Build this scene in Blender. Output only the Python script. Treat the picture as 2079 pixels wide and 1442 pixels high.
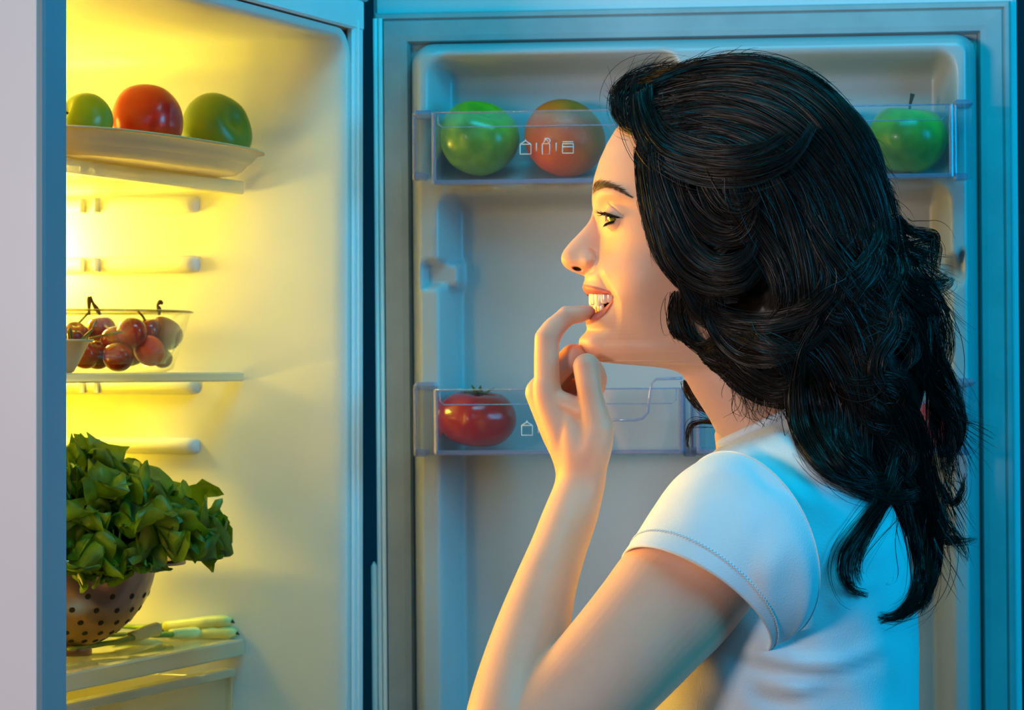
import bpy, math, random
import numpy as np
from mathutils import Vector, Matrix, noise
for o in list(bpy.data.objects): bpy.data.objects.remove(o)
random.seed(7); RNG = np.random.default_rng(11)
C = bpy.context.scene.collection
SC = bpy.context.scene
# ---------------- camera, world, lights, exposure ----------------
F, CX, HY, CZ = 6400.0, 1039.5, 745.0, 1.42      # focal length (px), principal column, horizon row, eye height
Y0 = 2.48                                        # distance of the woman's mid plane
cam_d = bpy.data.cameras.new('camera'); cam = bpy.data.objects.new('camera', cam_d); C.objects.link(cam)
cam.location = (0, 0, CZ); cam.rotation_euler = (math.pi/2, 0, 0)
cam_d.sensor_width = 36; cam_d.lens = F/2079*36; cam_d.shift_y = (HY-721)/2079
cam_d.clip_start = .05
cam_d.dof.use_dof = True; cam_d.dof.focus_distance = 2.42; cam_d.dof.aperture_fstop = 18
SC.camera = cam
SC.view_settings.view_transform = 'Standard'; SC.view_settings.look = 'None'
SC.view_settings.exposure = 0; SC.view_settings.gamma = 1; SC.view_settings.use_curve_mapping = False
w = bpy.data.worlds.new('world'); SC.world = w; w.use_nodes = True
w.node_tree.nodes['Background'].inputs[0].default_value = (.0, .30, .55, 1)
w.node_tree.nodes['Background'].inputs[1].default_value = .05
def area(name, loc, target, size, color, power, sy=None, spread=180):
    l = bpy.data.lights.new(name, 'AREA'); l.energy = power; l.color = color; l.size = size
    l.spread = math.radians(spread)
    if sy: l.shape = 'RECTANGLE'; l.size_y = sy
    o = bpy.data.objects.new(name, l); C.objects.link(o); o.location = loc
    o.rotation_euler = (Vector(target)-Vector(loc)).to_track_quat('-Z', 'Y').to_euler()
    return o
area('key_softbox', (-1.85, .05, 1.62), (.1, 2.6, 1.35), .42, (1, .85, .80), 37)
area('blue_softbox', (2.25, 1.5, 1.95), (.1, 2.85, 1.35), .9, (.0, .42, .80), 44)
area('blue_fill', (-.3, -.6, 2.5), (0, 2.8, 1.4), 1.2, (.04, .44, .72), 9)
area('blue_overhead', (.28, 2.12, 2.55), (.2, 2.92, 1.35), .9, (.0, .48, .72), 7, .35, 110)
# ---------------- helpers ----------------
TH = math.radians(19.4)
PX = Y0/F
HX, HYY = (740-CX)/F*2.94, 2.94
UX, UY = -math.sin(TH), -math.cos(TH)
DX, DY = -math.cos(TH), math.sin(TH)
def FR(u, s, z):            # fridge space: u along the opening from the hinge, s into the cabinet, z above the eye level
    return Vector((HX+u*UX+s*DX, HYY+u*UY+s*DY, CZ+z))
def fr_place(px, s):        # u of a thing seen in column px standing s deep
    k = (px-CX)/F
    return (k*(HYY+s*DY)-(HX+s*DX))/(UX-k*UY)
def P(px, py, d=0.0):       # woman space: d = pixels of Y0 towards the camera
    Y = Y0-d*PX
    return Vector(((px-CX)/F*Y, Y, CZ-(py-HY)/F*Y))
def Pn(a):                  # vectorised P on an (n,3) array
    Y = Y0-a[:, 2]*PX
    return np.stack([(a[:, 0]-CX)/F*Y, Y, CZ-(a[:, 1]-HY)/F*Y], 1)
def mesh_data(name, verts, faces):
    me = bpy.data.meshes.new(name)
    V = np.asarray(verts, dtype=np.float32).reshape(-1, 3)
    if isinstance(faces, np.ndarray):
        n, k = faces.shape
        me.vertices.add(len(V)); me.vertices.foreach_set('co', V.ravel())
        me.loops.add(n*k); me.loops.foreach_set('vertex_index', faces.astype(np.int32).ravel())
        me.polygons.add(n); me.polygons.foreach_set('loop_start', np.arange(0, n*k, k, dtype=np.int32))
        me.update(calc_edges=True)
    else:
        me.from_pydata([tuple(v) for v in V.tolist()], [], faces); me.update()
    return me
def obj(name, verts, faces, mat, parent=None, smooth=True, loc=None):
    """verts in world space; origin goes to loc (or the parent's origin)"""
    V = np.asarray([tuple(v) for v in verts] if not isinstance(verts, np.ndarray) else verts, dtype=np.float64)
    if loc is None: loc = V.mean(0) if parent is None else np.zeros(3)
    else: loc = np.array(loc)
    world_loc = np.array(loc, dtype=float)
    if parent is not None:
        pl = np.array(parent_world(parent)); V = V-pl; world_loc = np.zeros(3)
    else: V = V-world_loc
    me = mesh_data(name, V, faces)
    if smooth: me.polygons.foreach_set('use_smooth', np.ones(len(me.polygons), dtype=bool))
    for m in (mat if isinstance(mat, (list, tuple)) else [mat]): me.materials.append(m)
    o = bpy.data.objects.new(name, me); C.objects.link(o)
    if parent is not None: o.parent = parent
    else: o.location = world_loc
    return o
def parent_world(p):
    v = Vector((0, 0, 0))
    while p is not None: v += Vector(p.location); p = p.parent
    return v
def empty(name, loc, label, cat, group=None):
    o = bpy.data.objects.new(name, None); C.objects.link(o); o.location = loc; o.empty_display_size = .05
    return tag(o, label, cat, group)
def tag(o, label=None, cat=None, group=None, kind=None):
    if label: o['label'] = label
    if cat: o['category'] = cat
    if group: o['group'] = group
    if kind: o['kind'] = kind
    return o
class MB:
    def __init__(s): s.v = []; s.f = []
    def add(s, v, f):
        b = len(s.v); s.v += [tuple(x) for x in v]; s.f += [[b+i for i in q] for q in f]
    def box(s, fn, a, b, bev=0):
        """box between corners a, b mapped by fn; chamfered edges when bev > 0"""
        (x0, y0, z0), (x1, y1, z1) = [min(p, q) for p, q in zip(a, b)], [max(p, q) for p, q in zip(a, b)]
        if not bev:
            v = [fn(x, y, z) for x in (x0, x1) for y in (y0, y1) for z in (z0, z1)]
            s.add(v, [(0, 1, 3, 2), (4, 6, 7, 5), (0, 4, 5, 1), (2, 3, 7, 6), (0, 2, 6, 4), (1, 5, 7, 3)]); return
        v = []; idx = {}
        L = [(x0, x1), (y0, y1), (z0, z1)]
        for i in (0, 1):
            for j in (0, 1):
                for k in (0, 1):
                    for ax in range(3):
                        c = [L[0][i], L[1][j], L[2][k]]
                        for q, bb in zip(range(3), (i, j, k)):
                            if q != ax: c[q] += bev if bb == 0 else -bev
                        idx[(i, j, k, ax)] = len(v); v.append(fn(*c))
        fs = []
        for ax in range(3):
            o1, o2 = [q for q in range(3) if q != ax]
            for e in (0, 1):
                loop = []
                for (p, q) in ((0, 0), (0, 1), (1, 1), (1, 0)):
                    c = [0, 0, 0]; c[ax] = e; c[o1] = p; c[o2] = q; loop.append(idx[(*c, ax)])
                fs.append(loop)
            for p in (0, 1):
                for q in (0, 1):
                    c0 = [0, 0, 0]; c0[o1] = p; c0[o2] = q; c1 = list(c0); c1[ax] = 1
                    fs.append([idx[(*c0, o1)], idx[(*c0, o2)], idx[(*c1, o2)], idx[(*c1, o1)]])
        for i in (0, 1):
            for j in (0, 1):
                for k in (0, 1): fs.append([idx[(i, j, k, a)] for a in range(3)])
        s.add(v, fs)
    def tube(s, pts, rad, n=8, caps=True, flat=1.0):
        pts = [Vector(p) for p in pts]
        m = len(pts); rad = rad if isinstance(rad, (list, tuple, np.ndarray)) else [rad]*m
        T = [(pts[min(i+1, m-1)]-pts[max(i-1, 0)]).normalized() for i in range(m)]
        up = Vector((0, 0, 1)) if abs(T[0].z) < .9 else Vector((0, 1, 0))
        N = T[0].cross(up).normalized(); v = []
        for i in range(m):
            N = (N-T[i]*N.dot(T[i])).normalized(); B = T[i].cross(N)
            for k in range(n):
                a = 2*math.pi*k/n; v.append(pts[i]+N*(math.cos(a)*rad[i])+B*(math.sin(a)*rad[i]*flat))
        f = [[i*n+k, i*n+(k+1) % n, (i+1)*n+(k+1) % n, (i+1)*n+k] for i in range(m-1) for k in range(n)]
        if caps: f += [list(range(n))[::-1], [(m-1)*n+k for k in range(n)]]
        s.add(v, f)
    def lathe(s, prof, fn, n=48, a0=0, a1=2*math.pi):
        full = abs(a1-a0-2*math.pi) < 1e-6; cols = n if full else n+1; v = []
        for (r, z) in prof:
            for k in range(cols):
                a = a0+(a1-a0)*k/n; v.append(fn(r*math.cos(a), r*math.sin(a), z))
        f = []
        for i in range(len(prof)-1):
            for k in range(n):
                k2 = (k+1) % cols; f.append([i*cols+k, i*cols+k2, (i+1)*cols+k2, (i+1)*cols+k])
        s.add(v, f)
    def build(s, name, mat, parent=None, smooth=True, loc=None):
        return obj(name, np.array(s.v, dtype=float), s.f, mat, parent, smooth, loc)
def spline(pts, n):
    """Catmull-Rom through pts (k,dim) -> n samples"""
    p = np.asarray(pts, float); k = len(p)
    p = np.vstack([2*p[0]-p[1], p, 2*p[-1]-p[-2]])
    t = np.linspace(0, k-1, n); i = np.minimum(t.astype(int), k-2); f = (t-i)[:, None]
    a, b, c, d = p[i], p[i+1], p[i+2], p[i+3]
    return .5*((2*b)+(-a+c)*f+(2*a-5*b+4*c-d)*f**2+(-a+3*b-3*c+d)*f**3)
def sst(e0, e1, x):
    t = np.clip((x-e0)/(e1-e0), 0, 1); return t*t*(3-2*t)
# ---------------- materials ----------------
def lin(r, g, b):
    f = lambda c: (c/255/12.92 if c/255 <= .04045 else ((c/255+.055)/1.055)**2.4)
    return (f(r), f(g), f(b), 1)
def mat(name, col, rough=.5, var=.06, scale=40, bump=0, bscale=200, spec=.5, coat=0, sss=0, ssr=(1, .4, .2), sscale=.004, attr=None, trans=0, metal=0, col2=None):
    m = bpy.data.materials.new(name); m.use_nodes = True; nt = m.node_tree; N = nt.nodes; Lk = nt.links
    b = N['Principled BSDF']; b.inputs['Roughness'].default_value = rough; b.inputs['Specular IOR Level'].default_value = spec
    b.inputs['Coat Weight'].default_value = coat; b.inputs['Coat Roughness'].default_value = .1
    b.inputs['Metallic'].default_value = metal; b.inputs['Transmission Weight'].default_value = trans
    if sss:
        b.inputs['Subsurface Weight'].default_value = sss; b.inputs['Subsurface Radius'].default_value = ssr; b.inputs['Subsurface Scale'].default_value = sscale
    tc = N.new('ShaderNodeTexCoord'); nz = N.new('ShaderNodeTexNoise'); nz.inputs['Scale'].default_value = scale; nz.inputs['Detail'].default_value = 4
    Lk.new(tc.outputs['Object'], nz.inputs['Vector'])
    mx = N.new('ShaderNodeMix'); mx.data_type = 'RGBA'
    rmp = N.new('ShaderNodeMapRange'); rmp.inputs[1].default_value = .35; rmp.inputs[2].default_value = .65
    Lk.new(nz.outputs['Fac'], rmp.inputs[0]); Lk.new(rmp.outputs[0], mx.inputs['Factor'])
    if attr:
        at = N.new('ShaderNodeAttribute'); at.attribute_name = attr
        hs = N.new('ShaderNodeHueSaturation'); hs.inputs['Value'].default_value = 1-var
        Lk.new(at.outputs['Color'], hs.inputs['Color']); Lk.new(hs.outputs[0], mx.inputs[6]); Lk.new(at.outputs['Color'], mx.inputs[7])
    else:
        c = np.array(col[:3]); mx.inputs[6].default_value = (*(c*(1-var)), 1)
        mx.inputs[7].default_value = col2 if col2 else (*np.minimum(c*(1+var), 1), 1)
    Lk.new(mx.outputs[2], b.inputs['Base Color'])
    if bump:
        n2 = N.new('ShaderNodeTexNoise'); n2.inputs['Scale'].default_value = bscale; n2.inputs['Detail'].default_value = 3
        Lk.new(tc.outputs['Object'], n2.inputs['Vector'])
        bp = N.new('ShaderNodeBump'); bp.inputs['Strength'].default_value = bump; bp.inputs['Distance'].default_value = .001
        Lk.new(n2.outputs['Fac'], bp.inputs['Height']); Lk.new(bp.outputs[0], b.inputs['Normal'])
    return m
def clear_mat(name, tint=(1, 1, 1), base=.06, edge=.5, edge_col=(.5, .5, .62), rough=.05):
    """thin clear plastic or glass sheet: see-through, mirror-like at grazing angles, body colour at its edges"""
    m = bpy.data.materials.new(name); m.use_nodes = True; nt = m.node_tree; N = nt.nodes; Lk = nt.links
    N.remove(N['Principled BSDF']); out = N['Material Output']
    tr = N.new('ShaderNodeBsdfTransparent'); tr.inputs[0].default_value = (*tint, 1)
    gl = N.new('ShaderNodeBsdfGlossy'); gl.inputs['Roughness'].default_value = rough; gl.inputs[0].default_value = (1, 1, 1, 1)
    df = N.new('ShaderNodeBsdfDiffuse'); df.inputs[0].default_value = (*edge_col, 1)
    lw = N.new('ShaderNodeLayerWeight'); lw.inputs[0].default_value = .5
    mr = N.new('ShaderNodeMapRange'); mr.inputs[1].default_value = .3; mr.inputs[2].default_value = 1; mr.inputs[3].default_value = base; mr.inputs[4].default_value = edge
    Lk.new(lw.outputs['Facing'], mr.inputs[0])
    pw = N.new('ShaderNodeMath'); pw.operation = 'POWER'; pw.inputs[1].default_value = 4.5; Lk.new(lw.outputs['Facing'], pw.inputs[0])
    fr = N.new('ShaderNodeMath'); fr.operation = 'MULTIPLY_ADD'; fr.inputs[1].default_value = .75; fr.inputs[2].default_value = .05; Lk.new(pw.outputs[0], fr.inputs[0])
    m1 = N.new('ShaderNodeMixShader'); Lk.new(mr.outputs[0], m1.inputs[0]); Lk.new(tr.outputs[0], m1.inputs[1]); Lk.new(df.outputs[0], m1.inputs[2])
    m2 = N.new('ShaderNodeMixShader'); Lk.new(fr.outputs[0], m2.inputs[0]); Lk.new(m1.outputs[0], m2.inputs[1]); Lk.new(gl.outputs[0], m2.inputs[2])
    Lk.new(m2.outputs[0], out.inputs[0]); return m
M_white = mat('white_plastic', (.78, .78, .77, 1), .32, .02, 6)
M_liner = mat('liner_plastic', (.68, .68, .64, 1), .38, .02, 8)
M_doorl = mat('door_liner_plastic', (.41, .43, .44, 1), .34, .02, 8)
M_side = mat('side_enamel', (.92, .88, .92, 1), .3, .03, 3, bump=.05, bscale=60)
M_frame_bluelit = mat('front_frame_blue_light', (.13, .26, .33, 1), .35, .05, 4)  # likely white like the cabinet; the blue light is put into this colour
M_body = mat('enamel', (.62, .64, .66, 1), .3, .03, 3, bump=.05, bscale=60)
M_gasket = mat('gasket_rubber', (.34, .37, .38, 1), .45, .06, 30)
M_trim = mat('trim_plastic', (.62, .60, .55, 1), .35, .04, 10)
M_clear = clear_mat('clear_plastic', (.96, .97, .98), .025, .35, (.45, .47, .6))
M_rim = clear_mat('clear_plastic_edge', (.80, .82, .88), .30, .8, (.42, .42, .62), .08)
M_glass = clear_mat('shelf_glass', (.95, .97, .95), .02, .4, (.5, .55, .4))
M_room = mat('painted_wall', (.03, .06, .08, 1), .9, .1, 3)
M_floor = mat('floor_stone', (.07, .07, .07, 1), .5, .3, 4)
# ---------------- room ----------------
I3 = lambda x, y, z: Vector((x, y, z))
b = MB(); b.box(I3, (-2.6, 4.0, 0), (2.6, 4.1, 2.6)); tag(b.build('wall_back', M_room, smooth=False), kind='structure')
b = MB(); b.box(I3, (-2.6, -1.6, -.05), (2.6, 4.1, 0)); tag(b.build('floor', M_floor, smooth=False), kind='structure')
# ---------------- refrigerator cabinet ----------------
froot = empty('refrigerator', FR(.32, .3, -CZ), 'white refrigerator standing open with yellow-lit interior and door swung behind the woman', 'refrigerator')
UI0, UI1, SI = .047, .600, .50         # interior
ZT, ZB = .300, -.62                    # interior ceiling / bottom (rel. eye)
ZTOP = .46
b = MB()
b.box(FR, (.622, -.002, -CZ+.04), (.644, .60, ZTOP), .003)       # left side
b.build('side_panel', M_side, froot, False)
b = MB(); b.box(FR, (.0, .004, -CZ+.04), (.030, .60, ZTOP), .003); b.build('side_panel', M_body, froot, False)
b = MB(); b.box(FR, (.002, .012, ZT+.035), (.643, .60, ZTOP-.002), .003); b.build('top_panel', M_body, froot, False)
b = MB(); b.box(FR, (.002, SI+.02, -CZ+.04), (.643, .60, ZTOP-.01), .003); b.build('back_panel', M_body, froot, False)
b = MB(); b.box(FR, (.002, .0, -CZ+.04), (.643, .60, ZB-.02), .003); b.build('lower_compartment', M_body, froot, False)
# inner liner: rounded box shell swept from the opening inwards
def liner_section(u, z, n=10):
    pass
mb = MB()
def rr_ring(u0, u1, z0, z1, r, n=7):
    pts = []
    for (cu, cz, a) in ((u0+r, z1-r, math.pi/2), (u0+r, z0+r, math.pi), (u1-r, z0+r, 1.5*math.pi), (u1-r, z1-r, 0)):
        for k in range(n+1):
            t = a+math.pi/2*k/n; pts.append((cu+r*math.cos(t), cz+r*math.sin(t)))
    return pts
stations = [(-.001, .010, .03), (-.001, .005, .026), (.001, .0025, .024), (.006, .001, .024), (.014, .000, .028), (.04, .0, .03), (.12, -.001, .032), (.25, -.003, .034), (.40, -.006, .036), (.47, -.010, .04), (.492, -.02, .045), (.50, -.045, .05)]
rings = []
for (s, e, r) in stations:
    e = -e
    rings.append([(u, s, z) for (u, z) in rr_ring(UI0+e, UI1-e, ZB+e, ZT-e, r)])
n = len(rings[0]); v = [FR(*p) for rg in rings for p in rg]
f = [[i*n+k, (i+1)*n+k, (i+1)*n+(k+1) % n, i*n+(k+1) % n] for i in range(len(rings)-1) for k in range(n)]
f.append([(len(rings)-1)*n+k for k in range(n)])
mb.add(v, f); mb.build('inner_liner', M_liner, froot)
# front frame around the opening with a groove
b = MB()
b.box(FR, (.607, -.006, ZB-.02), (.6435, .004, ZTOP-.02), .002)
b.build('front_frame', M_frame_bluelit, froot, False)
b = MB(); b.box(FR, (.012, -.004, ZB-.02), (.0365, .004, ZT+.02), .002); b.build('front_frame', M_white, froot, False)
b = MB(); b.box(FR, (.027, -.0065, ZB-.01), (.030, -.002, ZT+.02), .0008); b.build('frame_bead', M_white, froot, False)
b = MB(); b.box(FR, (.012, -.005, ZT+.0115), (.619, .010, ZT+.040), .002); b.build('front_frame', M_white, froot, False)
b = MB(); b.box(FR, (.0, -.0065, ZT+.040), (.644, .012, ZTOP-.01), .003); b.build('front_header', M_body, froot, False)
# shelf-support ribs on the hinge-side wall
for (yt, yb) in ((398, 436), (520, 556), (772, 802), (888, 922)):
    z1, z0 = -(yt-HY)/2160, -(yb-HY)/2160
    mb = MB(); zc = (z0+z1)/2; hz = (z1-z0)/2; ss = np.concatenate([[.146, .1465, .148, .151, .156], np.linspace(.17, .46, 6)])
    v = []; K = 10
    for i, s in enumerate(ss):
        k_ = min(1, math.sqrt(max(.0, 1-((.156-s)/.0101)**2))) if s < .156 else 1
        for k in range(K+1):
            a = -math.pi/2+math.pi*k/K
            v.append(FR(UI0-.002+.0135*k_*math.cos(a)**.6, s, zc+hz*math.sin(a)*(.55+.45*k_)))
    f = [[i*(K+1)+k, i*(K+1)+k+1, (i+1)*(K+1)+k+1, (i+1)*(K+1)+k] for i in range(len(ss)-1) for k in range(K)]
    f.append(list(range(K+1)))
    mb.add(v, f)
    for s in (.247, .262): mb.box(FR, (UI0-.002, s-.0015, zc-hz*.8), (UI0+.016, s+.0015, zc+hz*.8), .0006)
    mb.build('support_rib', M_liner, froot)
# a pair of ribs on the lock-side wall too
for (yt, yb) in ((398, 436), (520, 556), (772, 802), (888, 922)):
    z1, z0 = -(yt-HY)/2160, -(yb-HY)/2160
    b = MB(); b.box(FR, (UI1-.011, .15, z0), (UI1+.002, .46, z1), .004); b.build('support_rib', M_liner, froot, False)
# ceiling vents: raised fine ridges
for k in range(5):
    b = MB(); s = .20+.022*k; b.box(FR, (.12, s, ZT-.002), (.40, s+.003, ZT+.004), .0008); b.build('ceiling_ridge', M_liner, froot, False)
# lamp
Mlamp = bpy.data.materials.new('lamp_glow'); Mlamp.use_nodes = True
bs = Mlamp.node_tree.nodes['Principled BSDF']; bs.inputs['Emission Color'].default_value = (1, .66, .16, 1); bs.inputs['Emission Strength'].default_value = 9
LP = (.155, .38, .075)
b = MB(); b.box(FR, (UI0-.0, .40, .0), (UI0+.02, .455, .20), .006); b.build('lamp_housing', Mlamp, froot, False)
def point(name, loc, col, power, r):
    l = bpy.data.lights.new(name, 'POINT'); l.energy = power; l.color = col; l.shadow_soft_size = r
    o = bpy.data.objects.new(name, l); C.objects.link(o); o.location = loc; return o
YEL = (1, .66, .0)
point('fridge_lamp_and_fill', FR(.135, .38, .10), YEL, 4.6, .03)
point('fridge_lamp_and_fill', FR(.10, .325, .11), (1, .78, .20), 1.8, .03)  # extra point added to burn out the hot spot on the wall
point('fridge_lamp_and_fill', FR(.33, .40, -.10), YEL, 4.4, .03)  # extra point added to yellow the lower wall
area('yellow_rim_fill', FR(.42, .47, .0), FR(.50, -.5, .0), .25, (1, .52, .05), 2.4, .5, 70)  # added fill, no real panel: yellow rim on the woman's arm and face
area('yellow_ridge_fill', FR(.575, .13, .05), FR(.12, -.22, .0), .06, (1, .54, .03), .25, .45, 90)  # added unseen fill: yellows the door's left ridge and the woman
# ---------------- shelves ----------------
def shelf(z0, th, label, s0=.105, lip=.0125, name='glass_shelf'):
    r = empty(name, FR(.32, .27, z0), label, 'shelf')
    b = MB(); b.box(FR, (UI0+.004, s0+.004, z0+lip-.005), (UI1-.004, .45, z0+lip-.0005), .001); b.build('glass_plate', M_glass, r, False)
    b = MB(); b.box(FR, (UI0+.004, s0-.006, z0), (UI1-.004, s0+.008, z0+lip), .0015); b.build('front_trim', M_trimc, r, False)
    return r
M_trimc = clear_mat('shelf_trim_plastic', (.94, .93, .82), .45, .75, (.66, .62, .44), .15)
shelf(.1600, .01, 'upper glass shelf with pale front lip carrying the white fruit platter')
shelf(-.0135, .01, 'middle glass shelf with pale front lip carrying the clear glass bowl', lip=.0085)
sh3 = shelf(-.268, .01, 'lowest glass shelf above the clear drawer carrying colander and spring onions', lip=.0155)
# crisper drawer
dr = empty('crisper_drawer', FR(.32, .27, -.5), 'clear plastic crisper drawer under the lowest shelf', 'drawer')
b = MB(); b.box(FR, (UI0+.010, .113, -.60), (UI1-.01, .117, -.283), .001); b.build('drawer_front', clear_mat('drawer_plastic', (.86, .88, .82), .16, .5, (.60, .60, .45), .1), dr, False)
b = MB(); b.box(FR, (UI0+.008, .106, -.287), (UI1-.008, .120, -.279), .001); b.build('drawer_rim', M_trimc, dr, False)
b = MB(); b.box(FR, (UI0+.008, .109, -.60), (UI0+.0105, .40, -.287), .0008); b.build('drawer_side', M_trimc, dr, False)
b = MB(); b.box(FR, (UI1-.0105, .109, -.60), (UI1-.008, .40, -.287), .0008); b.build('drawer_side', M_trimc, dr, False)
b = MB(); b.box(FR, (UI0+.008, .109, -.612), (UI1-.008, .40, -.60), .0008); b.build('drawer_bottom', M_trimc, dr, False)
# ---------------- door ----------------
DROOT = Vector(((755-CX)/F*2.955, 2.955, CZ))
yaw, roll = math.radians(-6), math.radians(.45)
RD = Matrix.Rotation(yaw, 3, 'Z') @ Matrix.Rotation(-roll, 3, 'Y')
def DL(x, y, z): return DROOT+RD @ Vector((x, y, z))       # x along the door, -y towards the camera, z up
RDi = RD.transposed()
def dl(px, py, off=0.0):      # local x,z of what is seen at a pixel on the plane off metres in front of the door
    o = RDi @ (Vector((0, 0, CZ))-DROOT); d = RDi @ Vector(((px-CX)/F, 1, -(py-HY)/F))
    t = (-off-o.y)/d.y; q = o+d*t; return q.x, q.z
xl, zt = dl(757, -40); xr, _ = dl(2064, 0); zb = -1.2
b = MB(); b.box(DL, (xl, .0, zb), (xr, .055, .42), .004); droot = b.build('door', M_body, froot, False)
# gasket: ring with rounded beads, mitred
g0x, g0z = dl(760, 28); g1x, _ = dl(2052, 28); i0x, i0z = dl(836, 92); i1x, _ = dl(1984, 92)
gb0, gb1 = -1.17, -1.14
prof = [(0, .0), (.02, .009), (.08, .0115), (.20, .012), (.235, .010), (.25, .0095), (.265, .010), (.30, .012), (.50, .0125), (.75, .013), (.92, .0125), (1, .004)]
mb = MB(); v = []
for (t, h) in prof:
    X0 = g0x+(i0x-g0x)*t; X1 = g1x+(i1x-g1x)*t; Z1 = g0z+(i0z-g0z)*t; Z0 = gb0+(gb1-gb0)*t
    v += [DL(X0, -h, Z0), DL(X1, -h, Z0), DL(X1, -h, Z1), DL(X0, -h, Z1)]
f = [[i*4+k, i*4+(k+1) % 4, (i+1)*4+(k+1) % 4, (i+1)*4+k] for i in range(len(prof)-1) for k in range(4)]
mb.add(v, f); mb.build('gasket', M_gasket, droot, False)
for (px, w_) in ((771, 3.5), (781, 3.5)):
    x, _ = dl(px, 745); b = MB(); b.tube([DL(x, -.0125, -1.1), DL(x, -.0125, g0z-.006)], .0022, 8); b.build('gasket_bead', M_white, droot)
x0, z0 = dl(763, 1140); b = MB(); b.tube([DL(x0, -.010, z0), DL(x0, -.012, z0-.004), DL(x0, -.012, z0-.4)], [.001, .003, .003], 8); b.build('hinge_strip', M_white, droot)
# moulded inner panel (height field)
def sbox(X, Z, x0, z0, x1, z1, r, e):
    cx, cz, hx, hz = (x0+x1)/2, (z0+z1)/2, abs(x1-x0)/2, abs(z1-z0)/2
    qx = np.abs(X-cx)-hx+r; qz = np.abs(Z-cz)-hz+r
    d = np.hypot(np.maximum(qx, 0), np.maximum(qz, 0))+np.minimum(np.maximum(qx, qz), 0)-r
    return 1-sst(-e, 0, d)
k_ = 2.9/F
def bx(px0, py0, px1, py1): 
    a = dl(px0, py0, .03); c = dl(px1, py1, .03); return (a[0], a[1], c[0], c[1])
o_ = (*dl(836, 90), dl(1983, 90)[0], -1.13)
xs = np.unique(np.concatenate([np.linspace(o_[0], o_[2], 230), o_[0]+np.array([.0005, .001, .002, .003, .004, .006, .008]), o_[2]-np.array([.0005, .001, .002, .003, .004, .006, .008])]))
zs = np.unique(np.concatenate([np.linspace(o_[1], -.36, 150), np.linspace(-.36, o_[3], 30), o_[1]-np.array([.0005, .001, .002, .003, .004, .006, .008])]))
X, Z = np.meshgrid(xs, zs)
r_ = lambda q: (q[0], q[1], q[2], q[3])
Hh = .052*np.clip(sbox(X, Z, *o_, .022, .014), 0, 1)**.5
dep = np.zeros_like(X)
dep = np.maximum(dep, .040*sbox(X, Z, *bx(868, 112, 1388, 372), .022, .022))
dep = np.maximum(dep, .040*sbox(X, Z, *bx(1424, 112, 1945, 366), .022, .022))
mn = bx(890, 385, 1942, 1442); mn = (mn[0], mn[1], mn[2], -1.08)
dep = np.maximum(dep, .034*sbox(X, Z, *mn, .02, .02))
mn2 = bx(922, 396, 1915, 1442); mn2 = (mn2[0], mn2[1], mn2[2], -1.06)
dep = dep+.009*sbox(X, Z, *mn2, .006, .0045)
for q in (bx(862, 530, 940, 588), bx(1895, 524, 1950, 582)):
    dep = dep*(1-sbox(X, Z, *q, .005, .004))+.014*sbox(X, Z, *q, .005, .004)
q = bx(1943, 514, 1958, 570); dep = dep+.012*sbox(X, Z, *q, .002, .002)
for py in (1012,):
    q = bx(905, 950, 1930, 966)
Hh = np.maximum(Hh-dep, 0.001)
ny, nx = X.shape
v = np.array([DL(a, -h-.002, c) for a, h, c in zip(X.ravel(), Hh.ravel(), Z.ravel())])
ii = np.arange((ny-1)*(nx-1)); r0 = ii//(nx-1)*nx+ii % (nx-1)
obj('inner_panel', v, np.stack([r0, r0+1, r0+nx+1, r0+nx], 1), M_doorl, droot)
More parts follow.
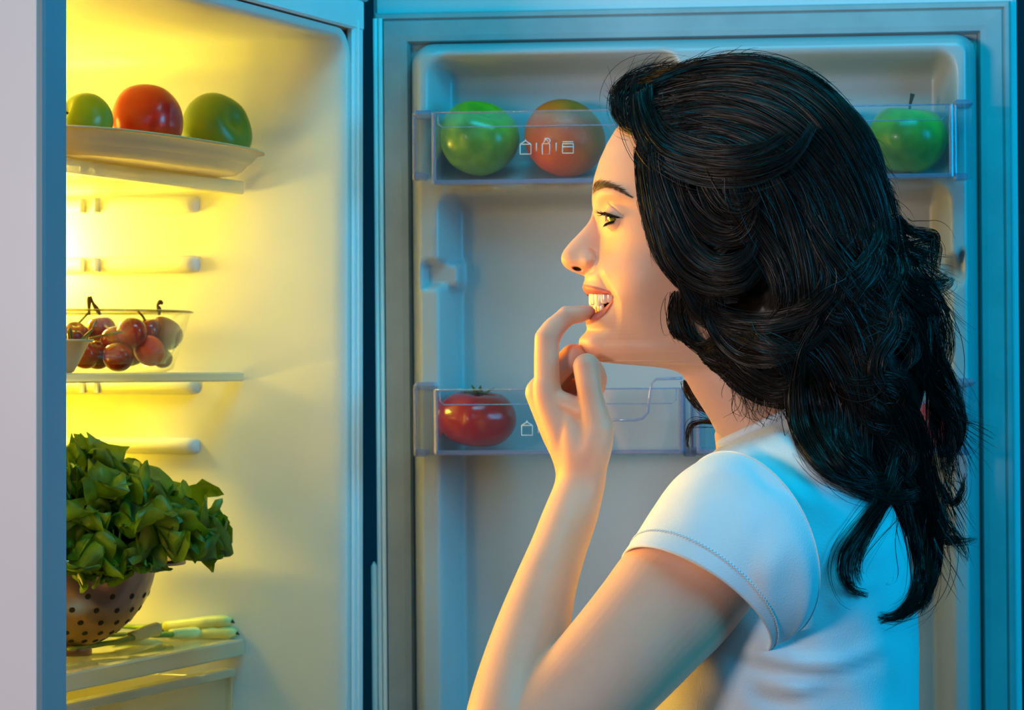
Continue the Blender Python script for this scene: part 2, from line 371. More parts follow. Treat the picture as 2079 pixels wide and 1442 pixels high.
# ---------------- door bins ----------------
def stroke(mb, pts, r=.00042, off=.1005):
    mb.tube([DL(*(lambda q: (q[0], -off, q[1]))(dl(px, py, off))) for (px, py) in pts], r, 5)
def panel(mb, px0, py0, px1, py1, off, th=.0022, bev=.0006):
    a = dl(px0, py0, off); c = dl(px1, py1, off); mb.box(DL, (a[0], -off, a[1]), (c[0], -off+th, c[1]), bev)
M_print = mat('printed_ink', (.75, .77, .78, 1), .6)
def bin_(name, label, x0, x1, yt, yb, flapL, flapR, icons=(), notch=None):
    a = dl(x0, yb, .10); c = dl(x1, yb, .10)
    r = empty(name, DL((a[0]+c[0])/2, -.055, a[1]), label, 'door bin')
    xa, za = dl(x0, yt, .10); xb, zb_ = dl(x1, yb, .10); ztp = za
    f_ = MB(); f_.box(DL, (xa, -.1, zb_), (xb, -.098, ztp), .0006); f_.build('front_panel', M_clear, r, False)
    f_ = MB(); f_.box(DL, (xa, -.1, zb_), (xb, -.012, zb_+.0025), .0006); f_.build('bottom_panel', M_clear, r, False)
    for x in (xa, xb-.0022):
        f_ = MB(); f_.box(DL, (x, -.1, zb_), (x+.0022, -.012, ztp), .0006); f_.build('side_panel', M_clear, r, False)
    e = MB()   # edges: lower front edge, corner posts, top line, step line
    e.box(DL, (xa-.0005, -.1012, zb_-.0015), (xb+.0005, -.097, zb_+.0028), .0008)
    for x in (xa, xb): e.tube([DL(x, -.0995, zb_), DL(x, -.0995, ztp)], .0019, 8)
    e.build('edge_rim', M_rim, r, False)
    e = MB(); e.tube([DL(xa, -.0995, ztp), DL(xb, -.0995, ztp)], .0008, 6)
    z2 = ztp-.0135
    e.tube([DL(xa+.004, -.1005, ztp-.001), DL(xa+.0045, -.1005, z2+.003), DL(xa+.008, -.1005, z2), DL(xb-.008, -.1005, z2), DL(xb-.0045, -.1005, z2+.003), DL(xb-.004, -.1005, ztp-.001)], .0006, 6)
    e.build('moulded_line', M_rim, r)
    e = MB(); n_ = int((xb-xa)/.03)
    for k in range(n_): 
        xx = xa+.02+k*.03; e = MB(); e.tube([DL(xx, -.06, zb_-.0025), DL(xx+.008, -.06, zb_-.0025)], .0012, 6); e.build('foot_nub', M_clear, r)
    for (fx0, fx1, fyt) in (flapL, flapR):
        if fx0 is None: continue
        p0 = dl(fx0, fyt, .075); p1 = dl(fx1, yb+6, .075)
        e = MB(); e.box(DL, (p0[0], -.075, p1[1]), (p1[0], -.0725, p0[1]-.008), .0008)
        e.box(DL, (p0[0], -.075, p1[1]), (p0[0]+.0025, -.03, p0[1]-.006), .0008)
        e.build('end_wing', M_clear, r, False)
        e = MB(); N_ = 8; zz = p0[1]
        e.box(DL, (p0[0]-.0005, -.078, zz-.008), (p1[0]+.0005, -.03, zz-.001), .003)
        e.build('wing_cap', M_rim, r, False)
        e = MB(); e.tube([DL(p0[0]+.001, -.0755, p1[1]), DL(p0[0]+.001, -.0755, p0[1]-.006)], .0016, 8)
        e.box(DL, (p0[0]-.0003, -.078, p1[1]-.001), (p0[0]+.012, -.06, p1[1]+.006), .0015)
        e.build('wing_rim', M_rim, r, False)
    for ic in icons:
        e = MB()
        for st in ic: stroke(e, st)
        e.build('printed_icon', M_print, r)
    if notch:
        e = MB(); e.tube([DL(*(lambda q: (q[0], -.1005, q[1]))(dl(px, py, .1))) for px, py in notch], .0013, 8); e.build('moulded_curve', M_rim, r)
    return r, zb_
def carton(x, y): return [[(x-11, y-8), (x-11, y+12), (x+11, y+12), (x+11, y-8), (x-11, y-8)], [(x-11, y-8), (x, y-15), (x+11, y-8)], [(x, y-15), (x, y-18)]]
bottle = [[(1101, 292), (1101, 313), (1116, 313), (1116, 292), (1101, 292)], [(1103, 292), (1106, 285), (1108, 281), (1113, 281), (1117, 284), (1116, 289), (1112, 290)], [(1106, 281), (1113, 287)]]
tub = [[(1142, 288), (1164, 288)], [(1142, 292), (1142, 311), (1164, 311), (1164, 292), (1142, 292)], [(1142, 298), (1164, 298)]]
tick = lambda x, y: [[(x, y-9), (x, y+8)]]
bin_('door_bin', 'long clear plastic upper door bin holding apples and a grapefruit', 880, 1932, 229, 358, (838, 880, 222), (1936, 1976, 200), (carton(1067, 301), tick(1089, 299), bottle, tick(1129, 299), tub))
bin_('door_bin', 'clear plastic lower door bin holding the tomato beside her wrist', 884, 1383, 792, 919, (840, 884, 774), (1386, 1400, 770), (carton(1070, 872), tick(1093, 872)),
     [(1205, 853), (1290, 853), (1305, 849), (1315, 838), (1319, 800), (1322, 780), (1332, 770), (1385, 768)])
bin_('door_bin', 'clear plastic lower door bin mostly hidden behind her hair at right', 1418, 1938, 790, 916, (1402, 1418, 780), (1941, 1982, 766))
# ---------------- fruit ----------------
def fruit_mesh(kind, n=40, m=26, seed=0):
    """unit-radius fruit about the origin, z up: returns verts, faces"""
    rr = random.Random(seed); ph = [rr.uniform(0, 6.28) for _ in range(6)]
    V = []; 
    for i in range(m+1):
        t = math.pi*i/m
        for k in range(n):
            a = 2*math.pi*k/n
            r = math.sin(t); z = math.cos(t)
            if kind == 'apple':
                r = math.sin(t)*(1+.06*math.cos(t))*(1+.02*math.cos(5*a+ph[0])*(.3+abs(math.cos(t))))
                z = .92*math.cos(t)-.30*math.exp(-(t/.34)**2)+.20*math.exp(-((math.pi-t)/.3)**2)*(1+.25*math.cos(5*a+ph[0]))
                r *= 1-.0*z
            elif kind == 'tomato':
                lob = 1+.028*math.cos(5*a+ph[0])*max(0, math.sin(t))**.5+.02*math.cos(2*a+ph[1])
                r = (max(0, math.sin(t))**.86)*lob; z = .80*math.cos(t)-.20*math.exp(-(t/.40)**2)*(1+.25*math.cos(5*a+ph[0]))+.06*math.exp(-((math.pi-t)/.3)**2)
            elif kind == 'citrus':
                r = math.sin(t)*(1+.015*math.cos(3*a+ph[0])); z = .90*math.cos(t)-.05*math.exp(-(t/.2)**2)
            elif kind == 'cherry':
                r = math.sin(t)*(1+.03*math.cos(2*a)); z = .92*math.cos(t)-.26*math.exp(-(t/.35)**2)
            elif kind == 'strawberry':
                r = math.sin(t)*(1+.22*math.cos(t)); z = 1.18*math.cos(t)-.12*math.exp(-(t/.4)**2)
            V.append(Vector((r*math.cos(a), r*math.sin(a), z)))
    F_ = [[i*n+k, (i+1)*n+k, (i+1)*n+(k+1) % n, i*n+(k+1) % n] for i in range(m) for k in range(n)]
    return V, F_
def fruit(name, kind, c, R, mats, label, cat, group, rot=(0, 0, 0), sc=(1, 1, 1), seed=0, stem=True, sepal=False):
    c = Vector(c); E = Matrix.Rotation(rot[2], 3, 'Z') @ Matrix.Rotation(rot[1], 3, 'Y') @ Matrix.Rotation(rot[0], 3, 'X')
    V, F_ = fruit_mesh(kind, seed=seed)
    r = empty(name, c, label, cat, group)
    tr = lambda p: c+E @ Vector((p[0]*R*sc[0], p[1]*R*sc[1], p[2]*R*sc[2]))
    obj('flesh' if kind != 'strawberry' else 'berry', [tr(p) for p in V], F_, mats[0], r)
    top = {'apple': .60, 'tomato': .58, 'citrus': .84, 'cherry': .62, 'strawberry': 1.0}[kind]
    if stem and kind in ('apple',):
        b = MB(); pts = [tr((0.02*t, .0, top+.52*t)) if t < 1 else tr((.05, 0, top+.56)) for t in (0, .3, .6, 1)]
        b.tube(pts, [R*.035, R*.03, R*.035, R*.06], 8); b.build('stem', mats[1], r)
    if sepal:
        b = MB(); rr = random.Random(seed)
        for k in range(6):
            a = k*1.047+rr.uniform(-.2, .2); L = rr.uniform(.28, .42); d = Vector((math.cos(a), math.sin(a), 0)); q = Vector((-math.sin(a), math.cos(a), 0))
            base = Vector((0, 0, top+.02)); mid = base+d*L*.5+Vector((0, 0, .10)); tip = base+d*L+Vector((0, 0, rr.uniform(.05, .25)))
            vs = []
            for (pp, wd) in ((base, .05), (mid, .075), (tip, .008)):
                vs += [tr(pp-q*wd), tr(pp+Vector((0, 0, .03))), tr(pp+q*wd), tr(pp-Vector((0, 0, .01)))]
            b.add(vs, [[i*4+k2, i*4+(k2+1) % 4, (i+1)*4+(k2+1) % 4, (i+1)*4+k2] for i in (0, 1) for k2 in range(4)])
        b.tube([tr((0, 0, top)), tr((.02, 0, top+.22))], R*.05, 7)
        b.build('calyx', mats[1], r)
    return r
M_apple = mat('green_apple_skin', lin(98, 160, 18), .28, .10, 55, spec=.5, col2=lin(126, 182, 34), coat=.2)
M_appley = mat('yellow_green_apple_skin', lin(138, 164, 22), .32, .10, 45, spec=.5, col2=lin(120, 160, 26))
M_olive = mat('olive_green_apple_skin', lin(112, 132, 24), .34, .10, 40, spec=.4, col2=lin(92, 124, 26))
M_stem = mat('woody_stem', lin(70, 48, 24), .7, .2, 200)
M_tomato = mat('tomato_skin', lin(200, 26, 10), .22, .06, 30, coat=.3, col2=lin(190, 34, 12))
M_tomato2 = mat('orange_tomato_skin', lin(214, 58, 8), .30, .06, 30, coat=.2, col2=lin(186, 28, 6))
M_calyx = mat('calyx_green', lin(52, 76, 18), .6, .2, 150)
M_citrus = mat('grapefruit_peel', lin(240, 116, 12), .42, .08, 25, bump=.5, bscale=420, col2=lin(226, 84, 22))
def door_fruit(px, py, rp, off, kz=.93):
    x, z = dl(px, py, off); Yw = DL(x, -off, z).y; R = rp*Yw/F; z = dl(px, 358 if py < 500 else 919, .10)[1]+.003+kz*R
    return DL(x, -off, z), R
G1 = 'apples in the upper door bin'
c, R = door_fruit(972, 283, 82, .054); fruit('green_apple', 'apple', c, R, (M_apple, M_stem), 'green apple without visible stem, farthest left in the upper door bin', 'apple', G1, rot=(.55, .1, .4), seed=1, stem=False, sc=(1, 1, 1.0))
c, R = door_fruit(1146, 275, 84, .056, .92); fruit('grapefruit', 'citrus', c, R, (M_citrus, M_stem), 'orange grapefruit in the upper door bin beside the woman\'s forehead', 'grapefruit', None, rot=(.5, .5, 0), seed=2)
c, R = door_fruit(1841, 272, 80, .054); fruit('green_apple', 'apple', c, R, (M_apple, M_stem), 'green apple with upright brown stem, right end of the upper door bin', 'apple', G1, rot=(.12, .05, .2), seed=3)
c, R = door_fruit(1672, 276, 77, .054); fruit('green_apple', 'apple', c, R, (M_apple, M_stem), 'green apple in the upper door bin peeping out behind the top of her hair', 'apple', G1, rot=(-.2, .1, 2), seed=4, stem=False)
c, R = door_fruit(970, 852, 81, .058, .76); fruit('red_tomato', 'tomato', c, R, (M_tomato, M_calyx), 'ripe red tomato with green calyx in the lower door bin', 'tomato', None, rot=(.12, .03, .3), seed=5, sepal=True, sc=(1, 1, .92))
c, R = door_fruit(1905, 850, 62, .054, .84); fruit('red_tomato', 'tomato', c, R, (M_tomato, M_calyx), 'red tomato half seen behind her hair in the right lower door bin', 'tomato', None, rot=(.1, .0, 1.3), seed=6, sepal=True)
# platter of fruit on the upper shelf
ZS1 = .1600+.0125
pl_c = FR(.262, .105, ZS1)
proot = empty('platter', pl_c, 'oblong off-white platter on the upper glass shelf', 'platter')
M_dish = mat('glazed_ceramic', lin(198, 172, 122), .25, .02, 10)
def dish_ring(hu, hs, z, n=72, e=2.6):
    out = []
    for k in range(n):
        a = 2*math.pi*k/n; cu, su = math.cos(a), math.sin(a)
        out.append(FR(.262+hu*math.copysign(abs(cu)**(2/e), cu), .105+hs*math.copysign(abs(su)**(2/e), su), ZS1+z*.8))
    return out
pr = [(.02, .01, .0005), (.160, .038, .0005), (.168, .042, .0015), (.176, .047, .006), (.187, .054, .016), (.195, .060, .0245), (.201, .0635, .0268), (.2035, .065, .0262), (.2035, .065, .0272), (.2025, .0645, .0282), (.198, .062, .0275), (.190, .056, .018), (.178, .048, .008), (.160, .036, .0035), (.02, .01, .003)]
rs = [dish_ring(*q) for q in pr]; n = 72
v = [p for rg in rs for p in rg]; f = [[i*n+k, i*n+(k+1) % n, (i+1)*n+(k+1) % n, (i+1)*n+k] for i in range(len(rs)-1) for k in range(n)]+[list(range(n))[::-1], [(len(rs)-1)*n+k for k in range(n)]]
obj('dish', v, f, M_dish, proot)
G2 = 'fruit on the white platter'
def shelf_c(px, py, s, marg=.008):
    u = fr_place(px, s)
    while u < UI0+marg and s > .02: s -= .001; u = fr_place(px, s)
    q = FR(u, s, 0); return FR(u, s, -(py-HY)/F*q.y), q.y
c, Yq = shelf_c(438, 266, .108); fruit('green_apple', 'apple', c, 73*Yq/F, (M_olive, M_stem), 'yellowish green apple at the right end of the white platter', 'apple', G2, rot=(1.2, .2, .9), seed=7, stem=False, sc=(1.06, 1.06, 1.0))
c, Yq = shelf_c(297, 246, .103); fruit('orange_red_tomato', 'tomato', c, 75*Yq/F, (M_tomato2, M_calyx), 'orange red tomato between two green apples on the white platter', 'tomato', G2, rot=(-.35, .2, .5), seed=8, sc=(.97, .97, 1.28))
c, Yq = shelf_c(172, 250, .118); fruit('green_apple', 'apple', c, 62*Yq/F, (M_appley, M_stem), 'yellow green apple on the white platter cut off by the cabinet edge', 'apple', G2, rot=(0.2, -1.1, .3), seed=9, stem=True)
c, Yq = shelf_c(60, 250, .115); fruit('green_apple', 'apple', c, 60*Yq/F, (M_appley, M_stem), 'green apple on the far end of the platter hidden behind the cabinet side', 'apple', G2, rot=(.3, .2, .3), seed=10)
# ---------------- glass bowl of cherries ----------------
ZS2 = -.0135+.0085
ub = fr_place(176, .205); bc = FR(ub, .205, ZS2); R1, R0, HB = .0955, .078, .0545
broot = empty('glass_bowl', bc, 'clear glass bowl of dark cherries on the middle glass shelf', 'bowl')
Mg = clear_mat('bowl_glass', (.97, .99, .95), .01, .30, (.62, .64, .30), .03)
fb = lambda x, y, z: bc+Vector((x, y, z))
b = MB(); b.lathe([(.001, .0), (R0-.006, .0), (R0, .003), (R0+.006, .02), (R1-.002, HB-.002), (R1, HB), (R1-.0015, HB+.0012), (R1-.004, HB), (R1-.007, HB-.006), (R0+.001, .02), (R0-.005, .0075), (.001, .0065)], fb, 72); b.build('bowl_wall', Mg, broot)
b = MB(); b.lathe([(R1-.003, HB+.0015), (R1+.001, HB+.0005), (R1+.001, HB-.001), (R1-.003, HB-.001), (R1-.003, HB+.0015)], fb, 72); b.build('rim', clear_mat('bowl_rim', (.75, .72, .4), .35, .9, (.35, .25, .06)), broot)
M_cherry = mat('cherry_skin', lin(128, 14, 10), .18, .2, 60, coat=.4, col2=lin(150, 26, 12))
M_cstem = mat('cherry_stem', lin(110, 120, 34), .6, .2, 120, col2=lin(120, 84, 30))
M_straw = mat('strawberry_skin', lin(110, 20, 10), .35, .15, 120, bump=.6, bscale=500)
def bowl_c(px, py, t):          # inside the bowl: nearest point of the sight line to its axis, t metres nearer
    k = (px-CX)/F; dx, dy = k/math.hypot(k, 1), 1/math.hypot(k, 1); q = bc.x*dx+bc.y*dy-t
    X_, Y_ = dx*q, dy*q; return Vector((X_, Y_, CZ-(py-HY)/F*Y_)), Y_
cher = [(268, 676, .135, 31), (232, 690, .16, 27), (205, 668, .20, 28), (170, 718, .145, 30), (240, 724, .145, 31), (196, 722, .175, 28), (152, 680, .18, 27),
        (300, 672, .19, 27), (150, 716, .21, 28), (215, 700, .23, 28), (265, 716, .21, 28), (110, 700, .18, 28), (330, 728, .20, 20), (180, 700, .26, 28), (240, 690, .26, 28), (290, 704, .245, 26)]
rr = random.Random(3)
for i, (px, py, s, rp) in enumerate(cher):
    c, Yq = bowl_c(px, py, min((.205-s)*.75, .8*math.sqrt(max(0, .066**2-((px-183)*2.84/F)**2)))); rp = rp*1.08
    e = empty('cherry', c, 'dark red cherry', 'cherry', 'cherries in the glass bowl')
    V, F_ = fruit_mesh('cherry', 26, 16, seed=i); R = rp*Yq/F; E = Matrix.Rotation(rr.uniform(0, 6), 3, 'Z') @ Matrix.Rotation(rr.uniform(.1, .9), 3, 'Y')
    obj('flesh', [c+E @ (p*R) for p in V], F_, M_cherry, e)
    if i == 0:
        st = [bowl_c(x, y, .052+k*.004)[0] for k, (x, y) in enumerate(((258, 672), (240, 675), (215, 680), (180, 688)))]
    elif i in (2, 3, 6):
        tx = {2: (205, 655), 3: (196, 650), 6: (183, 632)}[i]
        st = [c+Vector((0, 0, R*.6))]+[bowl_c(px+(tx[0]-px)*t, py-R*1500*.8+(tx[1]-(py-R*1500*.8))*t, (.205-s)*.75)[0] for t in (.35, .7, 1)]
    else: st = [c+E @ Vector((0, 0, R*.6)), c+E @ Vector((R*.2, 0, R*1.1)), c+E @ Vector((R*.5, 0, R*1.5))]
    q = spline([tuple(p) for p in st], 10); b = MB(); b.tube(q, .0011, 6); b.build('stem', M_cstem, e)
lab = ['red cherry leaning on the bowl wall nearest the orange apricot']
CL = ['large dark cherry in the middle of the glass bowl with a green stem pointing left', 'dark cherry just left of the large middle cherry, top layer of the bowl', 'cherry high at the back left of the bowl under a forked stalk',
      'dark cherry at the bottom left of the bowl beside the small white dish', 'dark cherry at the bottom middle of the bowl left of the apricot', 'cherry low behind the two bottom front cherries', 'top-layer cherry at the left edge beside the cabinet frame',
      'cherry wedged between the middle cherry and the big strawberry']
for i, o in enumerate([o for o in C.objects if o.name.startswith('cherry') and o.type == 'EMPTY']): o['label'] = CL[i] if i < len(CL) else 'dark cherry in the hidden back layer of the glass bowl'
# bare sprigs sticking up over the rim
for (pts, nm, lb) in (([(181, 640), (181, 612), (183, 603), (190, 618), (198, 630), (204, 640)], 'cherry_stalk', 'forked brown cherry stalk poking above the bowl rim at left'),
                      ([(323, 640), (323, 628), (320, 620), (325, 614), (331, 617)], 'cherry_stalk', 'short curled brown stalk poking above the bowl rim at right')):
    q = spline([tuple(bowl_c(x, y, .0)[0]) for x, y in pts], 16); b = MB(); b.tube(q, list(.0012+.0012*np.sin(np.linspace(0, 3.1, 16)*2)**2), 7); tag(b.build(nm, M_stem), lb, 'stalk')
M_apr = mat('apricot_skin', lin(214, 62, 8), .35, .1, 30, col2=lin(190, 30, 6))
c, Yq = bowl_c(303, 712, .03); fruit('apricot', 'citrus', c, 33*Yq/F, (M_apr, M_stem), 'orange apricot in the glass bowl beside the cherries', 'apricot', None, rot=(.3, .8, 0), seed=21)
c, Yq = bowl_c(336, 676, .005); r = fruit('strawberry', 'strawberry', c, 31*Yq/F, (M_straw, M_calyx), 'large dark strawberry upside down at the right side of the glass bowl', 'strawberry', None, rot=(3.0, -.6, 0), seed=22, sepal=True)
# small white dish with strawberries
ud = fr_place(86, .128); dc = FR(ud, .128, ZS2)
d2 = empty('small_dish', dc, 'small white dish of berries in front of the glass bowl', 'dish')
fd = lambda x, y, z: dc+Vector((x, y, z))
b = MB(); b.lathe([(.001, 0), (.024, 0), (.026, .001), (.030, .008), (.0385, .0255), (.0425, .0262), (.0425, .0278), (.037, .0275), (.028, .008), (.022, .004), (.001, .004)], fd, 56); b.build('dish', M_dish, d2)
for i, (px, py, lb) in enumerate(((118, 688, 'red strawberry standing leftmost in the small white dish'), (152, 690, 'red strawberry beside the right rim of the small white dish'))):
    c, Yq = shelf_c(px, py, .128); fruit('strawberry', 'strawberry', c, 17*Yq/F, (M_straw, M_calyx), lb, 'strawberry', 'strawberries in the small dish', rot=(.2, .1, 0), seed=30+i, sepal=True)
for i, (pts, lb) in enumerate((([(142, 692), (140, 670), (144, 672), (147, 692)], 'dark forked stalk standing in the small white dish'), ([(163, 692), (178, 678), (188, 670)], 'slanting thin stalk leaning over the small dish rim'))):
    q = spline([tuple(shelf_c(x, y, .12)[0]) for x, y in pts], 10); b = MB(); b.tube(q, .0013, 6); tag(b.build('berry_stalk', M_cstem), lb, 'stalk')
# ---------------- colander with lettuce ----------------
ZS3 = -.268+.0155
uc = fr_place(108, .2); cc = FR(uc, .2, ZS3)
croot = empty('colander', cc, 'coppery metal colander filled with lettuce on the lowest shelf', 'colander')
M_cop = mat('brushed_copper_steel', (.46, .22, .13, 1), .30, .12, 8, metal=.9, col2=(.42, .25, .18, 1))
M_dark = mat('dark_hole', (.01, .008, .006, 1), .8)
tilt = Matrix.Rotation(math.radians(4), 3, 'Y')
fc = lambda x, y, z: cc+Vector((0, 0, .0))+tilt @ Vector((x, y, z-.0)) 
RB, HC = .085, .082
prf = [(RB*math.sin(t)*1.0, .003+HC*(1-math.cos(t))) for t in np.linspace(.0, math.pi/2, 16)]
prf[0] = (.001, .003)
outer = prf+[(RB+.006, HC+.004), (RB+.024, HC+.006), (RB+.026, HC+.0045), (RB+.026, HC+.008), (RB+.005, HC+.0065)]+[(max(r-.0015, .001), z+.0015) for r, z in prf[::-1]]
b = MB(); b.lathe(outer, fc, 80); b.build('bowl', M_cop, croot)
b = MB(); b.lathe([(.03, .0005), (.034, .0005), (.033, .012), (.029, .012), (.03, .0005)], fc, 40); b.build('foot_ring', M_cop, croot)
for k in range(60):
    row = k // 12; a = (k % 12)*.30-2.9+.15*(row % 2); t = .55+.17*row
    r_, z_ = RB*math.sin(t), .003+HC*(1-math.cos(t)); c = Vector((r_*math.cos(a), r_*math.sin(a), z_)); nn = Vector((math.cos(a)*math.sin(t), math.sin(a)*math.sin(t), -math.cos(t)))
    t1 = nn.orthogonal().normalized(); t2 = nn.cross(t1)
    vs = [fc(*(c+nn*.0004+(t1*math.cos(q)+t2*math.sin(q))*.0027)) for q in np.linspace(0, 2*math.pi, 10, False)]
    b = MB(); vs2 = [fc(*(c-nn*.001+(t1*math.cos(q)+t2*math.sin(q))*.0027)) for q in np.linspace(0, 2*math.pi, 10, False)]
    b.add(vs+vs2, [list(range(10))]+[[i, (i+1) % 10, 10+(i+1) % 10, 10+i] for i in range(10)]); b.build('drain_hole', M_dark, croot, False)
M_leaf = mat('lettuce_leaf', lin(62, 104, 20), .42, .25, 60, bump=.5, bscale=150, sss=.0, col2=lin(98, 140, 32))
_n = M_leaf.node_tree; _b = _n.nodes['Principled BSDF']; _t = _n.nodes.new('ShaderNodeBsdfTranslucent'); _t.inputs[0].default_value = lin(150, 190, 30); _m = _n.nodes.new('ShaderNodeMixShader'); _m.inputs[0].default_value = .28
_n.links.new(_b.outputs[0], _m.inputs[1]); _n.links.new(_t.outputs[0], _m.inputs[2]); _n.links.new(_m.outputs[0], _n.nodes['Material Output'].inputs[0])
lroot = empty('lettuce', cc+Vector((0, 0, HC)), 'frilly green leaf lettuce heaped in the copper colander', 'lettuce')
def leaf(az, el, L, W, droop, seed, roll=0, frill=1.0):
    rr = random.Random(seed); ph = [rr.uniform(0, 6.28) for _ in range(8)]; n, m = 60, 40
    d = Vector((math.cos(az)*math.cos(el), math.sin(az)*math.cos(el), math.sin(el))); side = Vector((-math.sin(az), math.cos(az), 0)); side = Matrix.Rotation(roll, 3, d) @ side
    up = side.cross(d).normalized()*-1; base = cc+Vector((.015*math.cos(az), .015*math.sin(az), HC*.85)); v = []
    for j in range(m+1):
        t = j/m; wd = W*(.16+.84*max(0, math.sin(min(1, t*1.12)*math.pi*.5))**1.3)*(1 if t < .8 else math.sqrt(max(0.02, 1-((t-.8)/.215)**2)))
        cen = d*(L*t)+up*(.10*L*math.sin(t*2.2))-Vector((0, 0, 1))*(droop*L*t*t)
        for i in range(n+1):
            q = i/n*2-1; e = max(abs(q)**2.2, sst(.72, 1, t)*.9)
            wv = math.sin(q*8+ph[0]+t*6)*.5+math.sin(q*19+t*13+ph[1])*.36+math.sin(t*19+ph[2]+q*6)*.5+math.sin(q*31+t*25+ph[5])*.16
            jag = 1+.07*e*math.sin(q*26+t*34+ph[3])+.05*e*math.sin(t*47+q*13+ph[4])
            p = cen+side*(q*wd*jag)+up*(frill*.021*e*wv*(L/.1)**.5+.012*q*q+.0012*math.sin(q*20+t*15)-.0015*math.exp(-(q/.04)**2))+d*(.008*e*math.sin(q*24+ph[6])*(t > .3))
            e2 = max(abs(q)**6, sst(.86, 1, t)); p = p+up*(.0055*e2*math.sin(q*38+t*41+ph[7]))+d*(.004*e2*math.sin(q*33+ph[1]))+side*(.0035*e2*math.sin(t*44+ph[2])*(1 if q > 0 else -1))
            p = base+p; rim_ = cc.z+HC+.004
            if p.z < rim_: p.z = rim_-(rim_-p.z)*.45
            v.append(p)
    f = [[j*(n+1)+i, j*(n+1)+i+1, (j+1)*(n+1)+i+1, (j+1)*(n+1)+i] for j in range(m) for i in range(n)]
    obj('leaf', v, f, M_leaf, lroot)
LV = [(-.2, .10, .135, .055, .02), (-.5, .35, .14, .055, .15), (-1.0, .30, .115, .055, .25), (-1.55, .2, .10, .042, .30), (-1.9, .35, .11, .055, .25), (-2.4, .3, .12, .05, .2),
      (-.7, .75, .13, .055, .15), (-1.3, .8, .125, .055, .1), (-1.9, .9, .12, .05, .1), (-.2, .7, .125, .05, .15), (.3, .5, .13, .05, .15), (.8, .8, .12, .05, .1),
      (-1.1, 1.2, .12, .055, .05), (.2, 1.25, .11, .05, 0), (2.2, .9, .13, .055, .1), (3.1, .9, .13, .05, .1), (2.6, 1.2, .125, .05, 0), (1.5, 1.0, .12, .05, .1), (-2.6, .8, .12, .05, .1),
      (-.85, .2, .11, .05, .25), (.05, .28, .14, .045, .05), (-1.15, .15, .10, .04, .42), (-.35, .95, .11, .05, .1), (-1.5, .55, .11, .05, .2), (-.95, .5, .12, .055, .2), (-2.1, .6, .1, .05, .2)]
for i, (az, el, L, W, dr_) in enumerate(LV): leaf(az, el, L, W, dr_, 50+i, roll=random.uniform(-.28, .28))
# ---------------- spring onions ----------------
M_on = mat('spring_onion', lin(196, 206, 120), .35, .08, 30, col2=lin(214, 220, 150)); M_ong = mat('spring_onion_green', lin(96, 140, 40), .4, .15, 40, col2=lin(140, 170, 60))
def onion(pts, r0, label):
    q = np.array([[x, y, s] for x, y, s in pts]); q = spline(q, 22); W3 = [shelf_c(x, y, s)[0] for x, y, s in q]
    e = empty('spring_onion', W3[0], label, 'spring onion', 'spring onions on the lowest shelf')
    rad = [r0*(.75+.25*math.cos(i/21*3)) for i in range(22)]; rad[0] = r0*.55; rad[1] = r0*.95
    b = MB(); b.tube(W3[:11], rad[:11], 12); b.build('white_shaft', M_on, e)
    b = MB(); b.tube(W3[10:], [r*(1-.02*k) for k, r in enumerate(rad[10:])], 12, flat=.6); b.build('green_leaf', M_ong, e)
    b = MB(); b.tube([W3[0], W3[0]+Vector((.003, 0, -.002))], [r0*.3, .0004], 6); b.build('root_tip', M_stem, e)
onion([(470, 1261, .20), (420, 1264, .21), (360, 1270, .22), (290, 1274, .235), (230, 1272, .25), (150, 1276, .27)], .0062, 'spring onion lying hindmost with its pale end against the wall')
onion([(480, 1285, .13), (430, 1284, .14), (370, 1287, .15), (310, 1290, .165), (250, 1290, .18), (180, 1292, .2)], .0062, 'spring onion lying foremost with its pale end over the shelf edge')
onion([(326, 1278, .14), (308, 1280, .145), (280, 1290, .15), (240, 1303, .155), (200, 1308, .165), (140, 1318, .17)], .0066, 'yellowish spring onion angled across the others beside the colander')
onion([(330, 1308, .16), (290, 1304, .165), (250, 1304, .17), (210, 1310, .175), (170, 1318, .18), (140, 1325, .18)], .0035, 'thin green spring onion nearest the colander foot')
onion([(452, 1276, .19), (420, 1272, .19), (385, 1275, .19), (340, 1282, .19), (290, 1284, .2), (230, 1286, .21)], .0028, 'slim dark green onion leaf between the two pale shafts')
